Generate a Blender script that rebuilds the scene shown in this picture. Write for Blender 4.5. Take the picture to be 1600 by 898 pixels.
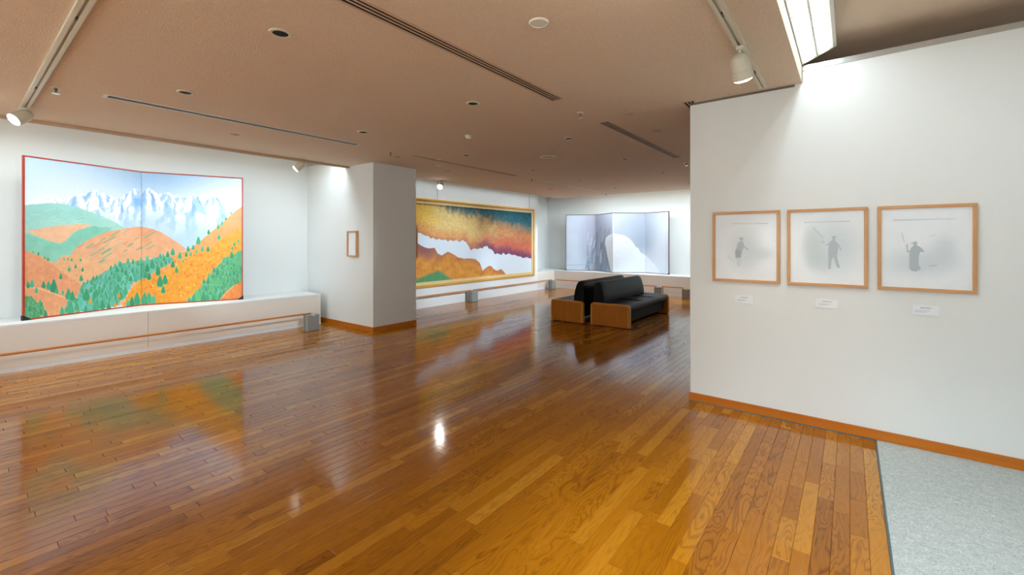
import bpy, math, random
import numpy as np
from mathutils import Vector, Matrix

S = bpy.context.scene
C = S.collection
for o in list(bpy.data.objects):
    bpy.data.objects.remove(o, do_unlink=True)

# ------------------------------------------------------------------ camera
FPX, HOR, CAMH, YAW = 682.4, 376.0, 1.5, math.radians(37.72)
cam = bpy.data.cameras.new('camera')
cam.sensor_width = 36
cam.lens = FPX / 1600 * 36
cam.shift_y = -(449 - HOR) / 1600
cam.clip_start = 0.02
co = bpy.data.objects.new('camera', cam)
co.location = (0, 0, CAMH)
co.rotation_euler = (math.pi / 2, 0, YAW)
C.objects.link(co)
S.camera = co

# ------------------------------------------------------------------ world, exposure
w = bpy.data.worlds.new('world')
S.world = w
w.use_nodes = True
w.node_tree.nodes['Background'].inputs[0].default_value = (0.5, 0.5, 0.5, 1)
w.node_tree.nodes['Background'].inputs[1].default_value = 0.05
S.view_settings.view_transform = 'Standard'
S.view_settings.look = 'None'
S.view_settings.gamma = 1
S.view_settings.use_curve_mapping = False
S.view_settings.exposure = 0.66

COOL = (0.79, 0.95, 1.07)
WARM = (1.0, 0.93, 0.83)
P_COVE = 6.0      # watts per metre of cove tube
P_SPOT = 30.0

# ------------------------------------------------------------------ helpers
FX, FY = -math.sin(YAW), math.cos(YAW)
RX, RY = math.cos(YAW), math.sin(YAW)


def project(P):
    """world points (N,3) -> photo pixels, used to draw the pictures and to rank planks by size"""
    P = np.asarray(P, float)
    d = P[:, 0] * FX + P[:, 1] * FY
    r = P[:, 0] * RX + P[:, 1] * RY
    return 800 + FPX * r / d, HOR - FPX * (P[:, 2] - CAMH) / d, d


def lin(c):
    c = np.asarray(c, float) / 255.0
    return np.where(c <= 0.04045, c / 12.92, ((c + 0.055) / 1.055) ** 2.4)


def rgb(r, g, b):
    return tuple(lin((r, g, b))) + (1,)


class MB:
    def __init__(s):
        s.v, s.f = [], []

    def add(s, vs, fs):
        n = len(s.v)
        s.v += [tuple(q) for q in vs]
        s.f += [tuple(i + n for i in f) for f in fs]
        return s

    def box(s, x0, x1, y0, y1, z0, z1):
        vs = [(x, y, z) for z in (z0, z1) for y in (y0, y1) for x in (x0, x1)]
        return s.add(vs, [(0, 2, 3, 1), (4, 5, 7, 6), (0, 1, 5, 4), (2, 6, 7, 3), (0, 4, 6, 2), (1, 3, 7, 5)])

    def prism(s, pts, fn, a, b):
        """extrude a 2-D outline; fn(p, q, t) -> xyz"""
        n = len(pts)
        vs = [fn(p, q, a) for p, q in pts] + [fn(p, q, b) for p, q in pts]
        fs = [tuple(range(n))[::-1], tuple(range(n, 2 * n))]
        fs += [(i, (i + 1) % n, n + (i + 1) % n, n + i) for i in range(n)]
        return s.add(vs, fs)

    def lathe(s, prof, c, axis=(0, 0, 1), n=28, caps=True):
        """prof: list of (radius, distance along axis)"""
        ax = Vector(axis).normalized()
        u = ax.orthogonal().normalized()
        v = ax.cross(u)
        c = Vector(c)
        vs, fs = [], []
        for r, h in prof:
            for k in range(n):
                a = 2 * math.pi * k / n
                vs.append(c + ax * h + (u * math.cos(a) + v * math.sin(a)) * r)
        m = len(prof)
        for j in range(m - 1):
            for k in range(n):
                k2 = (k + 1) % n
                fs.append((j * n + k, j * n + k2, (j + 1) * n + k2, (j + 1) * n + k))
        if caps:
            fs.append(tuple(range(n))[::-1])
            fs.append(tuple((m - 1) * n + k for k in range(n)))
        return s.add(vs, fs)

    def tube(s, a, b, r, n=12):
        a, b = Vector(a), Vector(b)
        return s.lathe([(r, 0), (r, (b - a).length)], a, b - a, n)

    def mesh(s, name, off=(0, 0, 0)):
        me = bpy.data.meshes.new(name)
        me.from_pydata([(x - off[0], y - off[1], z - off[2]) for x, y, z in s.v], [], s.f)
        me.update()
        return me


def obj(name, mb, mat, parent=None, smooth=False, bevel=0, origin=None):
    """link the shapes of mb (world coordinates) as one mesh object"""
    if parent is not None:
        off = parent['_w'] if '_w' in parent else (0, 0, 0)
    elif origin is not None:
        off = origin
    else:
        a = np.array(mb.v)
        off = tuple(float(q) for q in ((a[:, 0].min() + a[:, 0].max()) / 2, (a[:, 1].min() + a[:, 1].max()) / 2, a[:, 2].min()))
    me = mb.mesh(name, off)
    o = bpy.data.objects.new(name, me)
    C.objects.link(o)
    me.materials.append(mat)
    if parent is not None:
        o.parent = parent
    else:
        o.location = off
    o['_w'] = tuple(off)
    if bevel:
        b = o.modifiers.new('bevel', 'BEVEL')
        b.width = bevel
        b.segments = 2
        b.limit_method = 'ANGLE'
        b.harden_normals = False
    if smooth:
        for p in me.polygons:
            p.use_smooth = True
        try:
            me.set_sharp_from_angle(angle=math.radians(40))
        except Exception:
            pass
    return o


def thing(name, label, cat, loc, group=None):
    o = bpy.data.objects.new(name, None)
    o.empty_display_size = 0.1
    C.objects.link(o)
    o.location = loc
    o['_w'] = tuple(loc)
    return tag(o, label, cat, group)


def tag(o, label, cat, group=None):
    o['label'] = label
    o['category'] = cat
    if group:
        o['group'] = group
    return o


def struct(name, mb, mat, label=None, **k):
    o = obj(name, mb, mat, **k)
    o['kind'] = 'structure'
    if label:
        o['label'] = label
    return o


# ------------------------------------------------------------------ materials
def newmat(name):
    m = bpy.data.materials.new(name)
    m.use_nodes = True
    nt = m.node_tree
    return m, nt, nt.nodes['Principled BSDF']


def plain(name, col, rough=0.5, metal=0.0, var=0.0, vscale=8.0, bump=0.0, bscale=200.0, emit=None, es=0):
    m, nt, b = newmat(name)
    b.inputs['Base Color'].default_value = col
    b.inputs['Roughness'].default_value = rough
    b.inputs['Metallic'].default_value = metal
    N, L = nt.nodes, nt.links
    tc = N.new('ShaderNodeNewGeometry')
    if var:
        n = N.new('ShaderNodeTexNoise')
        n.inputs['Scale'].default_value = vscale
        n.inputs['Detail'].default_value = 4
        L.new(tc.outputs['Position'], n.inputs['Vector'])
        mx = N.new('ShaderNodeMix')
        mx.data_type = 'RGBA'
        mx.inputs[6].default_value = tuple(max(0, c * (1 - var)) for c in col[:3]) + (1,)
        mx.inputs[7].default_value = tuple(min(1, c * (1 + var)) for c in col[:3]) + (1,)
        L.new(n.outputs['Fac'], mx.inputs[0])
        L.new(mx.outputs[2], b.inputs['Base Color'])
    if bump:
        n2 = N.new('ShaderNodeTexNoise')
        n2.inputs['Scale'].default_value = bscale
        n2.inputs['Detail'].default_value = 3
        L.new(tc.outputs['Position'], n2.inputs['Vector'])
        bp = N.new('ShaderNodeBump')
        bp.inputs['Strength'].default_value = bump
        bp.inputs['Distance'].default_value = 0.004
        L.new(n2.outputs['Fac'], bp.inputs['Height'])
        L.new(bp.outputs['Normal'], b.inputs['Normal'])
    if emit:
        b.inputs['Emission Color'].default_value = emit
        b.inputs['Emission Strength'].default_value = es
    return m


def wood(name, c0, c1, along='z', scale=1.0, rough=0.35):
    m, nt, b = newmat(name)
    N, L = nt.nodes, nt.links
    g = N.new('ShaderNodeNewGeometry')
    mp = N.new('ShaderNodeMapping')
    st = {'x': (1.2, 14, 14), 'y': (14, 1.2, 14), 'z': (14, 14, 1.2)}[along]
    mp.inputs['Scale'].default_value = tuple(q * scale for q in st)
    L.new(g.outputs['Position'], mp.inputs['Vector'])
    n = N.new('ShaderNodeTexNoise')
    n.inputs['Scale'].default_value = 2.0
    n.inputs['Detail'].default_value = 6
    n.inputs['Distortion'].default_value = 0.6
    L.new(mp.outputs[0], n.inputs['Vector'])
    r = N.new('ShaderNodeValToRGB')
    r.color_ramp.elements[0].position = 0.3
    r.color_ramp.elements[0].color = c0
    r.color_ramp.elements[1].position = 0.7
    r.color_ramp.elements[1].color = c1
    L.new(n.outputs['Fac'], r.inputs[0])
    L.new(r.outputs[0], b.inputs['Base Color'])
    b.inputs['Roughness'].default_value = rough
    return m


def floor_wood():
    """varnished oak planks: tone per plank, flame grain from contour lines of a stretched noise"""
    m, nt, b = newmat('oak_floor')
    N, L = nt.nodes, nt.links

    def math_(op, a, bb=None, c=None):
        n = N.new('ShaderNodeMath')
        n.operation = op
        for i, q in enumerate((a, bb, c)):
            if q is None:
                continue
            if isinstance(q, (int, float)):
                n.inputs[i].default_value = q
            else:
                L.new(q, n.inputs[i])
        return n.outputs[0]
    g = N.new('ShaderNodeNewGeometry')
    at = N.new('ShaderNodeAttribute')
    at.attribute_name = 'tone'
    sep = N.new('ShaderNodeSeparateColor')
    L.new(at.outputs['Color'], sep.inputs[0])
    tone, rnd, fig = sep.outputs[0], sep.outputs[1], sep.outputs[2]
    off = N.new('ShaderNodeCombineXYZ')
    L.new(math_('MULTIPLY', rnd, 37.0), off.inputs[0])
    L.new(math_('MULTIPLY', rnd, 91.0), off.inputs[1])
    L.new(math_('MULTIPLY', rnd, 53.0), off.inputs[2])
    add = N.new('ShaderNodeVectorMath')
    L.new(g.outputs['Position'], add.inputs[0])
    L.new(off.outputs[0], add.inputs[1])
    mp = N.new('ShaderNodeMapping')
    mp.inputs['Scale'].default_value = (9.0, 1.5, 1.0)
    L.new(add.outputs[0], mp.inputs['Vector'])
    n1 = N.new('ShaderNodeTexNoise')
    n1.inputs['Scale'].default_value = 1.0
    n1.inputs['Detail'].default_value = 2.5
    n1.inputs['Distortion'].default_value = 0.5
    L.new(mp.outputs[0], n1.inputs['Vector'])
    ring = math_('SINE', math_('MULTIPLY', n1.outputs['Fac'], 95.0))
    ring = math_('POWER', math_('MULTIPLY_ADD', ring, 0.5, 0.5), 3.0)
    mp2 = N.new('ShaderNodeMapping')
    mp2.inputs['Scale'].default_value = (160.0, 9.0, 1.0)
    L.new(add.outputs[0], mp2.inputs['Vector'])
    n2 = N.new('ShaderNodeTexNoise')
    n2.inputs['Scale'].default_value = 1.0
    n2.inputs['Detail'].default_value = 3
    L.new(mp2.outputs[0], n2.inputs['Vector'])
    pore = math_('SMOOTH_MIN', math_('MULTIPLY', math_('SUBTRACT', n2.outputs['Fac'], 0.45), 2.2), 1.0, 0.1)
    r = N.new('ShaderNodeValToRGB')
    e = r.color_ramp.elements
    e[0].position = 0.0
    e[0].color = rgb(146, 84, 8)
    e[1].position = 1.0
    e[1].color = rgb(212, 148, 44)
    mid = r.color_ramp.elements.new(0.5)
    mid.color = rgb(178, 110, 14)
    L.new(tone, r.inputs[0])
    dark = math_('MULTIPLY', ring, math_('MULTIPLY_ADD', fig, 0.55, 0.16))
    dark = math_('ADD', dark, math_('MULTIPLY', math_('MAXIMUM', pore, 0.0), 0.34))
    mul = math_('SUBTRACT', 1.0, dark)
    mx = N.new('ShaderNodeMix')
    mx.data_type = 'RGBA'
    mx.blend_type = 'MIX'
    dk = N.new('ShaderNodeMix')
    dk.data_type = 'RGBA'
    dk.blend_type = 'MULTIPLY'
    dk.inputs[0].default_value = 1.0
    dk.inputs[7].default_value = (0.42, 0.34, 0.26, 1)
    L.new(r.outputs[0], dk.inputs[6])
    L.new(mul, mx.inputs[0])
    L.new(dk.outputs[2], mx.inputs[6])
    L.new(r.outputs[0], mx.inputs[7])
    L.new(mx.outputs[2], b.inputs['Base Color'])
    b.inputs['Roughness'].default_value = 0.2
    n3 = N.new('ShaderNodeTexNoise')
    n3.inputs['Scale'].default_value = 6.0
    n3.inputs['Detail'].default_value = 4
    L.new(g.outputs['Position'], n3.inputs['Vector'])
    L.new(math_('MULTIPLY_ADD', n3.outputs['Fac'], 0.08, 0.065), b.inputs['Roughness'])
    b.inputs['IOR'].default_value = 1.5
    b.inputs['Specular IOR Level'].default_value = 0.43
    bp = N.new('ShaderNodeBump')
    bp.inputs['Strength'].default_value = 0.035
    bp.inputs['Distance'].default_value = 0.002
    L.new(n2.outputs['Fac'], bp.inputs['Height'])
    L.new(bp.outputs['Normal'], b.inputs['Normal'])
    return m


def carpet_mat():
    m, nt, b = newmat('loop_carpet')
    N, L = nt.nodes, nt.links
    g = N.new('ShaderNodeNewGeometry')
    n = N.new('ShaderNodeTexNoise')
    n.inputs['Scale'].default_value = 70
    n.inputs['Detail'].default_value = 6
    n.inputs['Roughness'].default_value = 0.7
    n.inputs['Distortion'].default_value = 1.5
    L.new(g.outputs['Position'], n.inputs['Vector'])
    r = N.new('ShaderNodeValToRGB')
    r.color_ramp.elements[0].position = 0.34
    r.color_ramp.elements[0].color = rgb(158, 166, 164)
    r.color_ramp.elements[1].position = 0.62
    r.color_ramp.elements[1].color = rgb(212, 215, 208)
    L.new(n.outputs['Fac'], r.inputs[0])
    L.new(r.outputs[0], b.inputs['Base Color'])
    b.inputs['Roughness'].default_value = 0.95
    bp = N.new('ShaderNodeBump')
    bp.inputs['Strength'].default_value = 0.5
    bp.inputs['Distance'].default_value = 0.006
    L.new(n.outputs['Fac'], bp.inputs['Height'])
    L.new(bp.outputs['Normal'], b.inputs['Normal'])
    return m


def picture_mat():
    m, nt, b = newmat('painted_picture')
    a = nt.nodes.new('ShaderNodeAttribute')
    a.attribute_name = 'paint'
    nt.links.new(a.outputs['Color'], b.inputs['Base Color'])
    b.inputs['Roughness'].default_value = 0.65
    return m


M = dict(
    wall=plain('white_wall', rgb(230, 231, 228), 0.8, bump=0.05, bscale=90),
    panelw=plain('white_panel', rgb(230, 230, 228), 0.7, bump=0.03, bscale=90),
    ledge=plain('ledge_front', rgb(226, 215, 203), 0.7, var=0.02, bump=0.04, bscale=120),
    kick=plain('kick_board', rgb(226, 230, 234), 0.5),
    ceil=plain('ceiling_stipple', rgb(222, 200, 176), 0.9, var=0.16, vscale=75, bump=0.9, bscale=110),
    upper=plain('upper_ceiling', rgb(222, 200, 176), 0.9, var=0.03, vscale=40),
    dark=plain('black_void', rgb(12, 11, 10), 0.8),
    white=plain('white_enamel', rgb(228, 226, 216), 0.4),
    cream=plain('cream_enamel', rgb(212, 206, 186), 0.4),
    tan=plain('tan_enamel', rgb(196, 168, 140), 0.5),
    alu=plain('aluminium', rgb(190, 190, 186), 0.35, 0.8),
    grey=plain('grey_metal', rgb(150, 152, 152), 0.45, 0.1, bump=0.02),
    greyd=plain('dark_grey_metal', rgb(110, 106, 98), 0.45, 0.1),
    chrome=plain('chrome', rgb(200, 200, 200), 0.15, 1.0),
    lamp=plain('lamp_glow', rgb(255, 250, 240), 0.4, emit=(1, 0.97, 0.9, 1), es=14),
    tube=plain('tube_glow', rgb(255, 255, 255), 0.4, emit=(0.95, 0.98, 1, 1), es=3.5),
    base=wood('baseboard_wood', rgb(182, 98, 6), rgb(198, 112, 12), 'x', 0.6, 0.35),
    oak=wood('frame_wood', rgb(196, 140, 88), rgb(214, 160, 106), 'z', 1.5, 0.45),
    oakx=wood('frame_wood_across', rgb(196, 140, 88), rgb(214, 160, 106), 'x', 1.5, 0.45),
    bench=wood('bench_wood', rgb(160, 88, 4), rgb(178, 102, 8), 'z', 1.2, 0.5),
    edge=wood('bench_edge_wood', rgb(196, 128, 36), rgb(210, 142, 50), 'z', 1.2, 0.35),
    rail=wood('rail_wood', rgb(186, 112, 44), rgb(204, 130, 60), 'y', 1.0, 0.35),
    leather=plain('black_leather', rgb(8, 9, 11), 0.42, bump=0.12, bscale=60),
    red=plain('red_lacquer', rgb(176, 52, 28), 0.3),
    maroon=plain('dark_lacquer', rgb(92, 40, 46), 0.35),
    black=plain('black_guard', rgb(18, 17, 17), 0.5),
    gold=plain('gold_leaf', rgb(222, 172, 84), 0.38, 0.35, var=0.06, vscale=20),
    goldp=plain('pale_gold', rgb(236, 208, 150), 0.4, 0.2, var=0.04, vscale=20),
    paper=plain('white_card', rgb(236, 238, 240), 0.7),
    ink=plain('grey_print', rgb(150, 152, 156), 0.8),
    picture=picture_mat(),
    floor=floor_wood(),
    carpet=carpet_mat(),
    strip=plain('edge_strip', rgb(96, 116, 118), 0.4, 0.5),
    sub=plain('subfloor', rgb(52, 28, 12), 0.8),
)

M['bench'].node_tree.nodes['Principled BSDF'].inputs['Specular IOR Level'].default_value = 0.25
M['leather'].node_tree.nodes['Principled BSDF'].inputs['Specular IOR Level'].default_value = 0.12

# ------------------------------------------------------------------ room shell
XL, XR, YB, YF = -8.32, 1.01, -3.5, 12.75      # outer walls
ZC, ZT, ZU = 2.79, 2.93, 3.10                  # ceiling, top of the inner walls, upper ceiling
XA, XB, YA, YZ = -7.0, -0.31, 11.35, -2.2                # edges of the lower ceiling
YP = 4.285                                     # line of the partition
XLED, YLED, ZLED = -7.55, 12.0, 0.545          # ledge fronts and top

fl = struct('floor', MB().box(XL, XR, YB, YF, -0.12, -0.012), M['sub'], 'varnished oak plank floor with glossy reflections')
struct('wall_left', MB().box(XL - 0.15, XL, YB, YF + 0.15, -0.12, ZU), M['wall'], 'white wall behind the mountain folding screen')
struct('wall_right', MB().box(XR, XR + 0.15, YB, YF + 0.15, -0.12, ZU), M['wall'], 'white wall at the right of the carpet')
struct('wall_far', MB().box(XL, XR, YF, YF + 0.15, -0.12, ZU), M['wall'], 'white wall behind the misty folding screen')
struct('wall_back', MB().box(XL - 0.15, XR + 0.15, YB - 0.15, YB, -0.12, ZU), M['wall'], 'white wall behind the viewer')
struct('wall_partition', MB().box(-1.19, XR, YP, YP + 0.16, 0, ZC).box(XB + 0.004, XR, YP, YP + 0.16, ZC, 2.89), M['wall'],
       'white partition wall carrying three framed prints')
struct('wall_pillar', MB().box(XL, -6.18, 4.27, 5.163, 0, ZC).box(XL, XA - 0.004, 4.27, 5.163, ZC, ZT), M['wall'],
       'white wall stub between the two large pictures')
struct('wall_display', MB().box(-7.66, -7.52, 5.163, 11.0, 0, ZT), M['panelw'], 'white panel wall behind the gold framed painting')
struct('baseboard_right', MB().box(-1.2, XR, YP - 0.014, YP, 0.006, 0.078), M['base'], 'orange wooden baseboard along the partition wall')
struct('baseboard_pillar', MB().box(-7.98, -6.166, 4.256, 4.27, 0.0, 0.08).box(-6.18, -6.166, 4.27, 5.163, 0, 0.08), M['base'],
       'orange wooden baseboard around the wall stub')
struct('trim_1', MB().box(XB + 0.002, XR, YP - 0.006, YP + 0.166, 2.888, ZT), M['alu'], 'metal rail on top of the partition wall')
struct('trim_2', MB().box(-1.19, XB - 0.05, YP - 0.008, YP, ZC - 0.018, ZC - 0.001), M['greyd'], 'grey metal channel between partition wall and ceiling')
struct('trim_3', MB().box(-6.895, -6.87, YZ, 4.268, ZC - 0.038, ZC), M['tan'], 'tan lip along the edge of the ceiling')
struct('trim_4', MB().box(-1.19, 0.155, YP - 0.022, YP - 0.015, 0.0, 0.007), M['strip'], 'thin grey strip at the foot of the baseboard')
struct('trim_5', MB().box(0.150, 0.160, YB, YP - 0.02, -0.012, 0.004), M['strip'], 'thin grey edge strip between planks and carpet')

# carpet : a fine grid with uneven pile
rng = np.random.default_rng(7)
cp = MB()
nx, ny = 60, 220
gx = np.linspace(0.160, XR, nx)
gy = np.linspace(0.6, YP, ny)
for j in range(ny):
    for i in range(nx):
        cp.v.append((gx[i], gy[j], 0.002 + 0.005 * rng.random()))
for j in range(ny - 1):
    for i in range(nx - 1):
        a = j * nx + i
        cp.f.append((a, a + 1, a + nx + 1, a + nx))
cp.box(0.160, XR, YB, 0.6, -0.012, 0.004)
tag(obj('carpet', cp, M['carpet'], smooth=True), 'pale grey loop pile carpet at the foot of the partition wall', 'carpet')

# ------------------------------------------------------------------ planks
rnd = random.Random(11)
PW = 0.0745
planks = []
x = 0.150
row = 0
while x > -7.62:
    x0 = x - PW
    yy = YB - rnd.random() * 0.8
    while yy < YF - 0.05:
        ln = rnd.choice((0.38, 0.5, 0.62, 0.76, 0.9, 1.05))
        y0, y1 = max(yy, YB), min(yy + ln, YF)
        if y1 - y0 > 0.05:
            planks.append((x0, x, y0, y1))
        yy += ln
    x = x0


def plank_shape(mb, p):
    g, d = 0.0007, 0.0016
    x0, x1, y0, y1 = p[0] + g / 2, p[1] - g / 2, p[2] + g, p[3] - g
    vs = [(x0, y0, -0.011), (x1, y0, -0.011), (x1, y1, -0.011), (x0, y1, -0.011),
          (x0, y0, -d), (x1, y0, -d), (x1, y1, -d), (x0, y1, -d),
          (x0 + d, y0 + d, 0), (x1 - d, y0 + d, 0), (x1 - d, y1 - d, 0), (x0 + d, y1 - d, 0)]
    fs = [(8, 9, 10, 11)]
    for k in range(4):
        k2 = (k + 1) % 4
        fs += [(k, k2, 4 + k2, 4 + k), (4 + k, 4 + k2, 8 + k2, 8 + k)]
    mb.add(vs, fs)


def tone_of():
    t = min(1, max(0, rnd.gauss(0.48, 0.15)))
    return (t, rnd.random(), rnd.random() ** 1.2, 1)


def set_tone(me, tones, per):
    a = me.attributes.new('tone', 'FLOAT_COLOR', 'POINT')
    a.data.foreach_set('color', np.repeat(np.array(tones, np.float32), per, axis=0).ravel())


def screen_area(p):
    q = np.array([(p[0], p[2], 0), (p[1], p[2], 0), (p[1], p[3], 0), (p[0], p[3], 0)])
    u, v, d = project(q)
    if d.min() < 0.3 or u.max() < 0 or u.min() > 1600 or v.min() > 898 or v.max() < 0:
        return 0
    u, v = np.clip(u, 0, 1600), np.clip(v, 0, 898)
    if u.mean() > 1078 and p[2] > 4.2:
        return 0
    return 0.5 * abs(sum(u[i] * v[(i + 1) % 4] - u[(i + 1) % 4] * v[i] for i in range(4)))


planks.sort(key=screen_area, reverse=True)
for p in planks[:300]:
    mb = MB()
    plank_shape(mb, p)
    o = obj('plank', mb, M['floor'], fl)
    # own origin at the plank's middle
    c = ((p[0] + p[1]) / 2, (p[2] + p[3]) / 2, 0)
    o.data.transform(Matrix.Translation([o['_w'][i] - c[i] for i in range(3)]))
    o.location = [c[i] - o['_w'][i] for i in range(3)]
    set_tone(o.data, [tone_of()], 12)
mb = MB()
rest = planks[300:]
for p in rest:
    plank_shape(mb, p)
o = obj('plank_field', mb, M['floor'], fl)
set_tone(o.data, [tone_of() for _ in rest], 12)
o['kind'] = 'stuff'

# ------------------------------------------------------------------ ceiling with real openings
holes = []          # (x0, x1, y0, y1)
R_HOLE = 0.044
DOWN = [(xx, yy) for xx in (-2.796, -4.563) for yy in (-0.49, 1.265, 3.017, 4.782, 6.523, 8.27, 10.05)]
DOWN += [(-1.794, 5.115), (-1.794, 6.87)]
BIG = [(-3.675, 5.653)]
DISC = [(-1.454, 2.139)]
DIFF = [(-2.163, -2.070, 0.84, 3.41), (-2.163, -2.070, 4.36, 6.94), (-2.163, -2.070, 7.89, 10.46), (-1.235, -1.142, 4.20, 6.78)]
SLOT = [(-5.290, -5.180, 0.85, 3.40), (-5.262, -5.200, 4.33, 6.90), (-5.275, -5.190, 7.89, 10.45)]
for xx, yy in DOWN:
    holes.append((xx - R_HOLE, xx + R_HOLE, yy - R_HOLE, yy + R_HOLE))
for xx, yy in BIG:
    holes.append((xx - 0.078, xx + 0.078, yy - 0.078, yy + 0.078))
for xx, yy in DISC:
    holes.append((xx - 0.04, xx + 0.04, yy - 0.04, yy + 0.04))
holes += DIFF + SLOT


def holed_plate(x0, x1, y0, y1, z, holes):
    xs = sorted({x0, x1} | {round(h[i], 5) for h in holes for i in (0, 1)})
    ys = sorted({y0, y1} | {round(h[i], 5) for h in holes for i in (2, 3)})
    mb = MB()
    idx = {}
    for i, xx in enumerate(xs):
        for j, yy in enumerate(ys):
            idx[i, j] = len(mb.v)
            mb.v.append((xx, yy, z))
    for i in range(len(xs) - 1):
        for j in range(len(ys) - 1):
            cx, cy = (xs[i] + xs[i + 1]) / 2, (ys[j] + ys[j + 1]) / 2
            if any(h[0] < cx < h[1] and h[2] < cy < h[3] for h in holes):
                continue
            mb.f.append((idx[i, j], idx[i, j + 1], idx[i + 1, j + 1], idx[i + 1, j]))
    return mb


cb = holed_plate(XA, XB, YZ, YA, ZC, holes)
cb.add([(XA, YZ, ZC), (XB, YZ, ZC), (XB, YA, ZC), (XA, YA, ZC), (XA, YZ, ZT), (XB, YZ, ZT), (XB, YA, ZT), (XA, YA, ZT)],
       [(0, 1, 5, 4), (1, 2, 6, 5), (2, 3, 7, 6), (3, 0, 4, 7), (4, 5, 6, 7)])
struct('ceiling', cb, M['ceil'], 'brown stippled ceiling with recessed fittings')
struct('ceiling_upper', MB().box(XL - 0.15, XR + 0.15, YB - 0.15, YF + 0.15, ZU, ZU + 0.1), M['upper'], 'brown upper ceiling above the light coves')

# ------------------------------------------------------------------ ledges
def ledge(name, label, seams, horizontal, front, back, top_label=None):
    """seams: positions of the panel joints; front / back: the two limits across"""
    a0, a1 = seams[0], seams[-1]

    def bx(mb, p0, p1, q0, q1, z0, z1):
        q0, q1 = min(q0, q1), max(q0, q1)
        return mb.box(p0, p1, q0, q1, z0, z1) if horizontal else mb.box(q0, q1, p0, p1, z0, z1)
    s = 1 if back > front else -1
    loc = ((a0 + a1) / 2, (front + back) / 2, 0) if horizontal else ((front + back) / 2, (a0 + a1) / 2, 0)
    t = thing(name, label, 'ledge', loc, 'display ledges along the walls')
    obj('top', bx(MB(), a0, a1, front, back - s * 0.002, ZLED - 0.02, ZLED), M['panelw'], t)
    for p, q in zip(seams, seams[1:]):
        obj('front_panel', bx(MB(), p + 0.0015, q - 0.0015, front + s * 0.001, front + s * 0.03, 0.052, ZLED - 0.021), M['ledge'], t)
    obj('kick_board', bx(MB(), a0, a1, front - s * 0.002, front + s * 0.03, 0.0, 0.049), M['kick'], t)
    for e in (a0, a1):
        obj('end_panel', bx(MB(), e + (0.0 if e == a0 else -0.02), e + (0.02 if e == a0 else 0.0), front + s * 0.031, back - s * 0.002, 0.0, ZLED - 0.021), M['ledge'], t)
    return t


ledge('display_ledge', 'long low white ledge under the autumn mountain screen', [YB + 0.002, -0.78, 1.67, 4.12], False, XLED, XL)
ledge('display_ledge', 'low white ledge under the misty four panel screen', [XLED + 0.002, -5.6, -3.35, -1.1, XR - 0.002], True, YLED, YF)
ledge('display_ledge', 'short low white ledge in the far left corner beside the gold frame', [11.004, YF - 0.002], False, XLED, XL)


# ------------------------------------------------------------------ ceiling fittings
def ring(mb, x, y, ro, ri, z, h=0.006):
    mb.lathe([(ri, 0), (ri, h), (ro - 0.006, h), (ro, 0)], (x, y, z), (0, 0, -1), 32, caps=False)


pal = {}
for k, (xx, yy) in enumerate(DOWN):
    row = 'right' if xx > -2 else ('middle' if xx > -3 else 'left')
    nm = {'right': 'near the partition corner', 'middle': 'in the row beside the linear diffusers', 'left': 'in the row beside the recessed slots'}[row]
    order = ['', 'first', 'second', 'third', 'fourth', 'fifth', 'sixth'][k % 7] if k < 14 else ['first', 'second'][k - 14]
    if order == '':
        lab = 'round recessed downlight above the viewer ' + nm
    else:
        lab = 'recessed downlight, %s from the viewer %s' % (order, nm)
    t = thing('downlight', lab, 'downlight', (xx, yy, ZC), 'recessed downlights')
    mb = MB()
    ring(mb, xx, yy, 0.066, 0.0455, ZC, 0.007)
    obj('trim_ring', mb, M['tan'] if k >= 14 else M['cream'], t, True)
    obj('housing', MB().lathe([(0.0455, -0.004), (0.0455, 0.10), (0.02, 0.12)], (xx, yy, ZC), (0, 0, 1), 24), M['dark'] if k < 14 else M['tan'], t, True)
for xx, yy in BIG:
    t = thing('downlight', 'large recessed downlight with bright ring in the ceiling centre', 'downlight', (xx, yy, ZC))
    mb = MB()
    ring(mb, xx, yy, 0.122, 0.095, ZC, 0.008)
    obj('trim_ring', mb, M['cream'], t, True)
    obj('housing', MB().lathe([(0.096, -0.004), (0.096, 0.09), (0.03, 0.115)], (xx, yy, ZC), (0, 0, 1), 28), M['tan'], t, True)
for xx, yy in DISC:
    t = thing('ceiling_light', 'round white frosted ceiling light beside the long diffuser', 'ceiling light', (xx, yy, ZC))
    mb = MB()
    ring(mb, xx, yy, 0.06, 0.05, ZC, 0.009)
    obj('trim_ring', mb, M['white'], t, True)
    obj('diffuser', MB().lathe([(0.051, -0.005), (0.045, 0.006), (0.02, 0.013), (0.001, 0.014)], (xx, yy, ZC), (0, 0, 1), 28), M['white'], t, True)

PALE = [(-5.906, 2.136, 0.05, 'pale flat disc on the ceiling near the mountain screen'),
        (-5.513, 4.231, 0.05, 'pale flat disc on the ceiling near the wall stub corner'),
        (-5.55, 5.139, 0.055, 'bright flat disc on the ceiling right of the wall stub'),
        (-5.887, 5.657, 0.055, 'pale flat disc on the ceiling above the hanging wall spotlight'),
        (-5.881, 9.191, 0.06, 'pale flat disc on the ceiling near the far left corner'),
        (-1.787, 4.238, 0.06, 'pale flat disc on the ceiling left of the partition top'),
        (-5.15, 4.781, 0.035, 'small bright disc on the ceiling beside the middle slot')]
for xx, yy, r, lab in PALE:
    tag(obj('ceiling_disc', MB().lathe([(r, 0), (r, 0.004), (r * 0.85, 0.010), (r * 0.3, 0.012)], (xx, yy, ZC), (0, 0, -1), 28),
            M['white'] if 'bright' in lab else M['tan'], smooth=True, origin=(xx, yy, ZC)), lab, 'ceiling disc')

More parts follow.
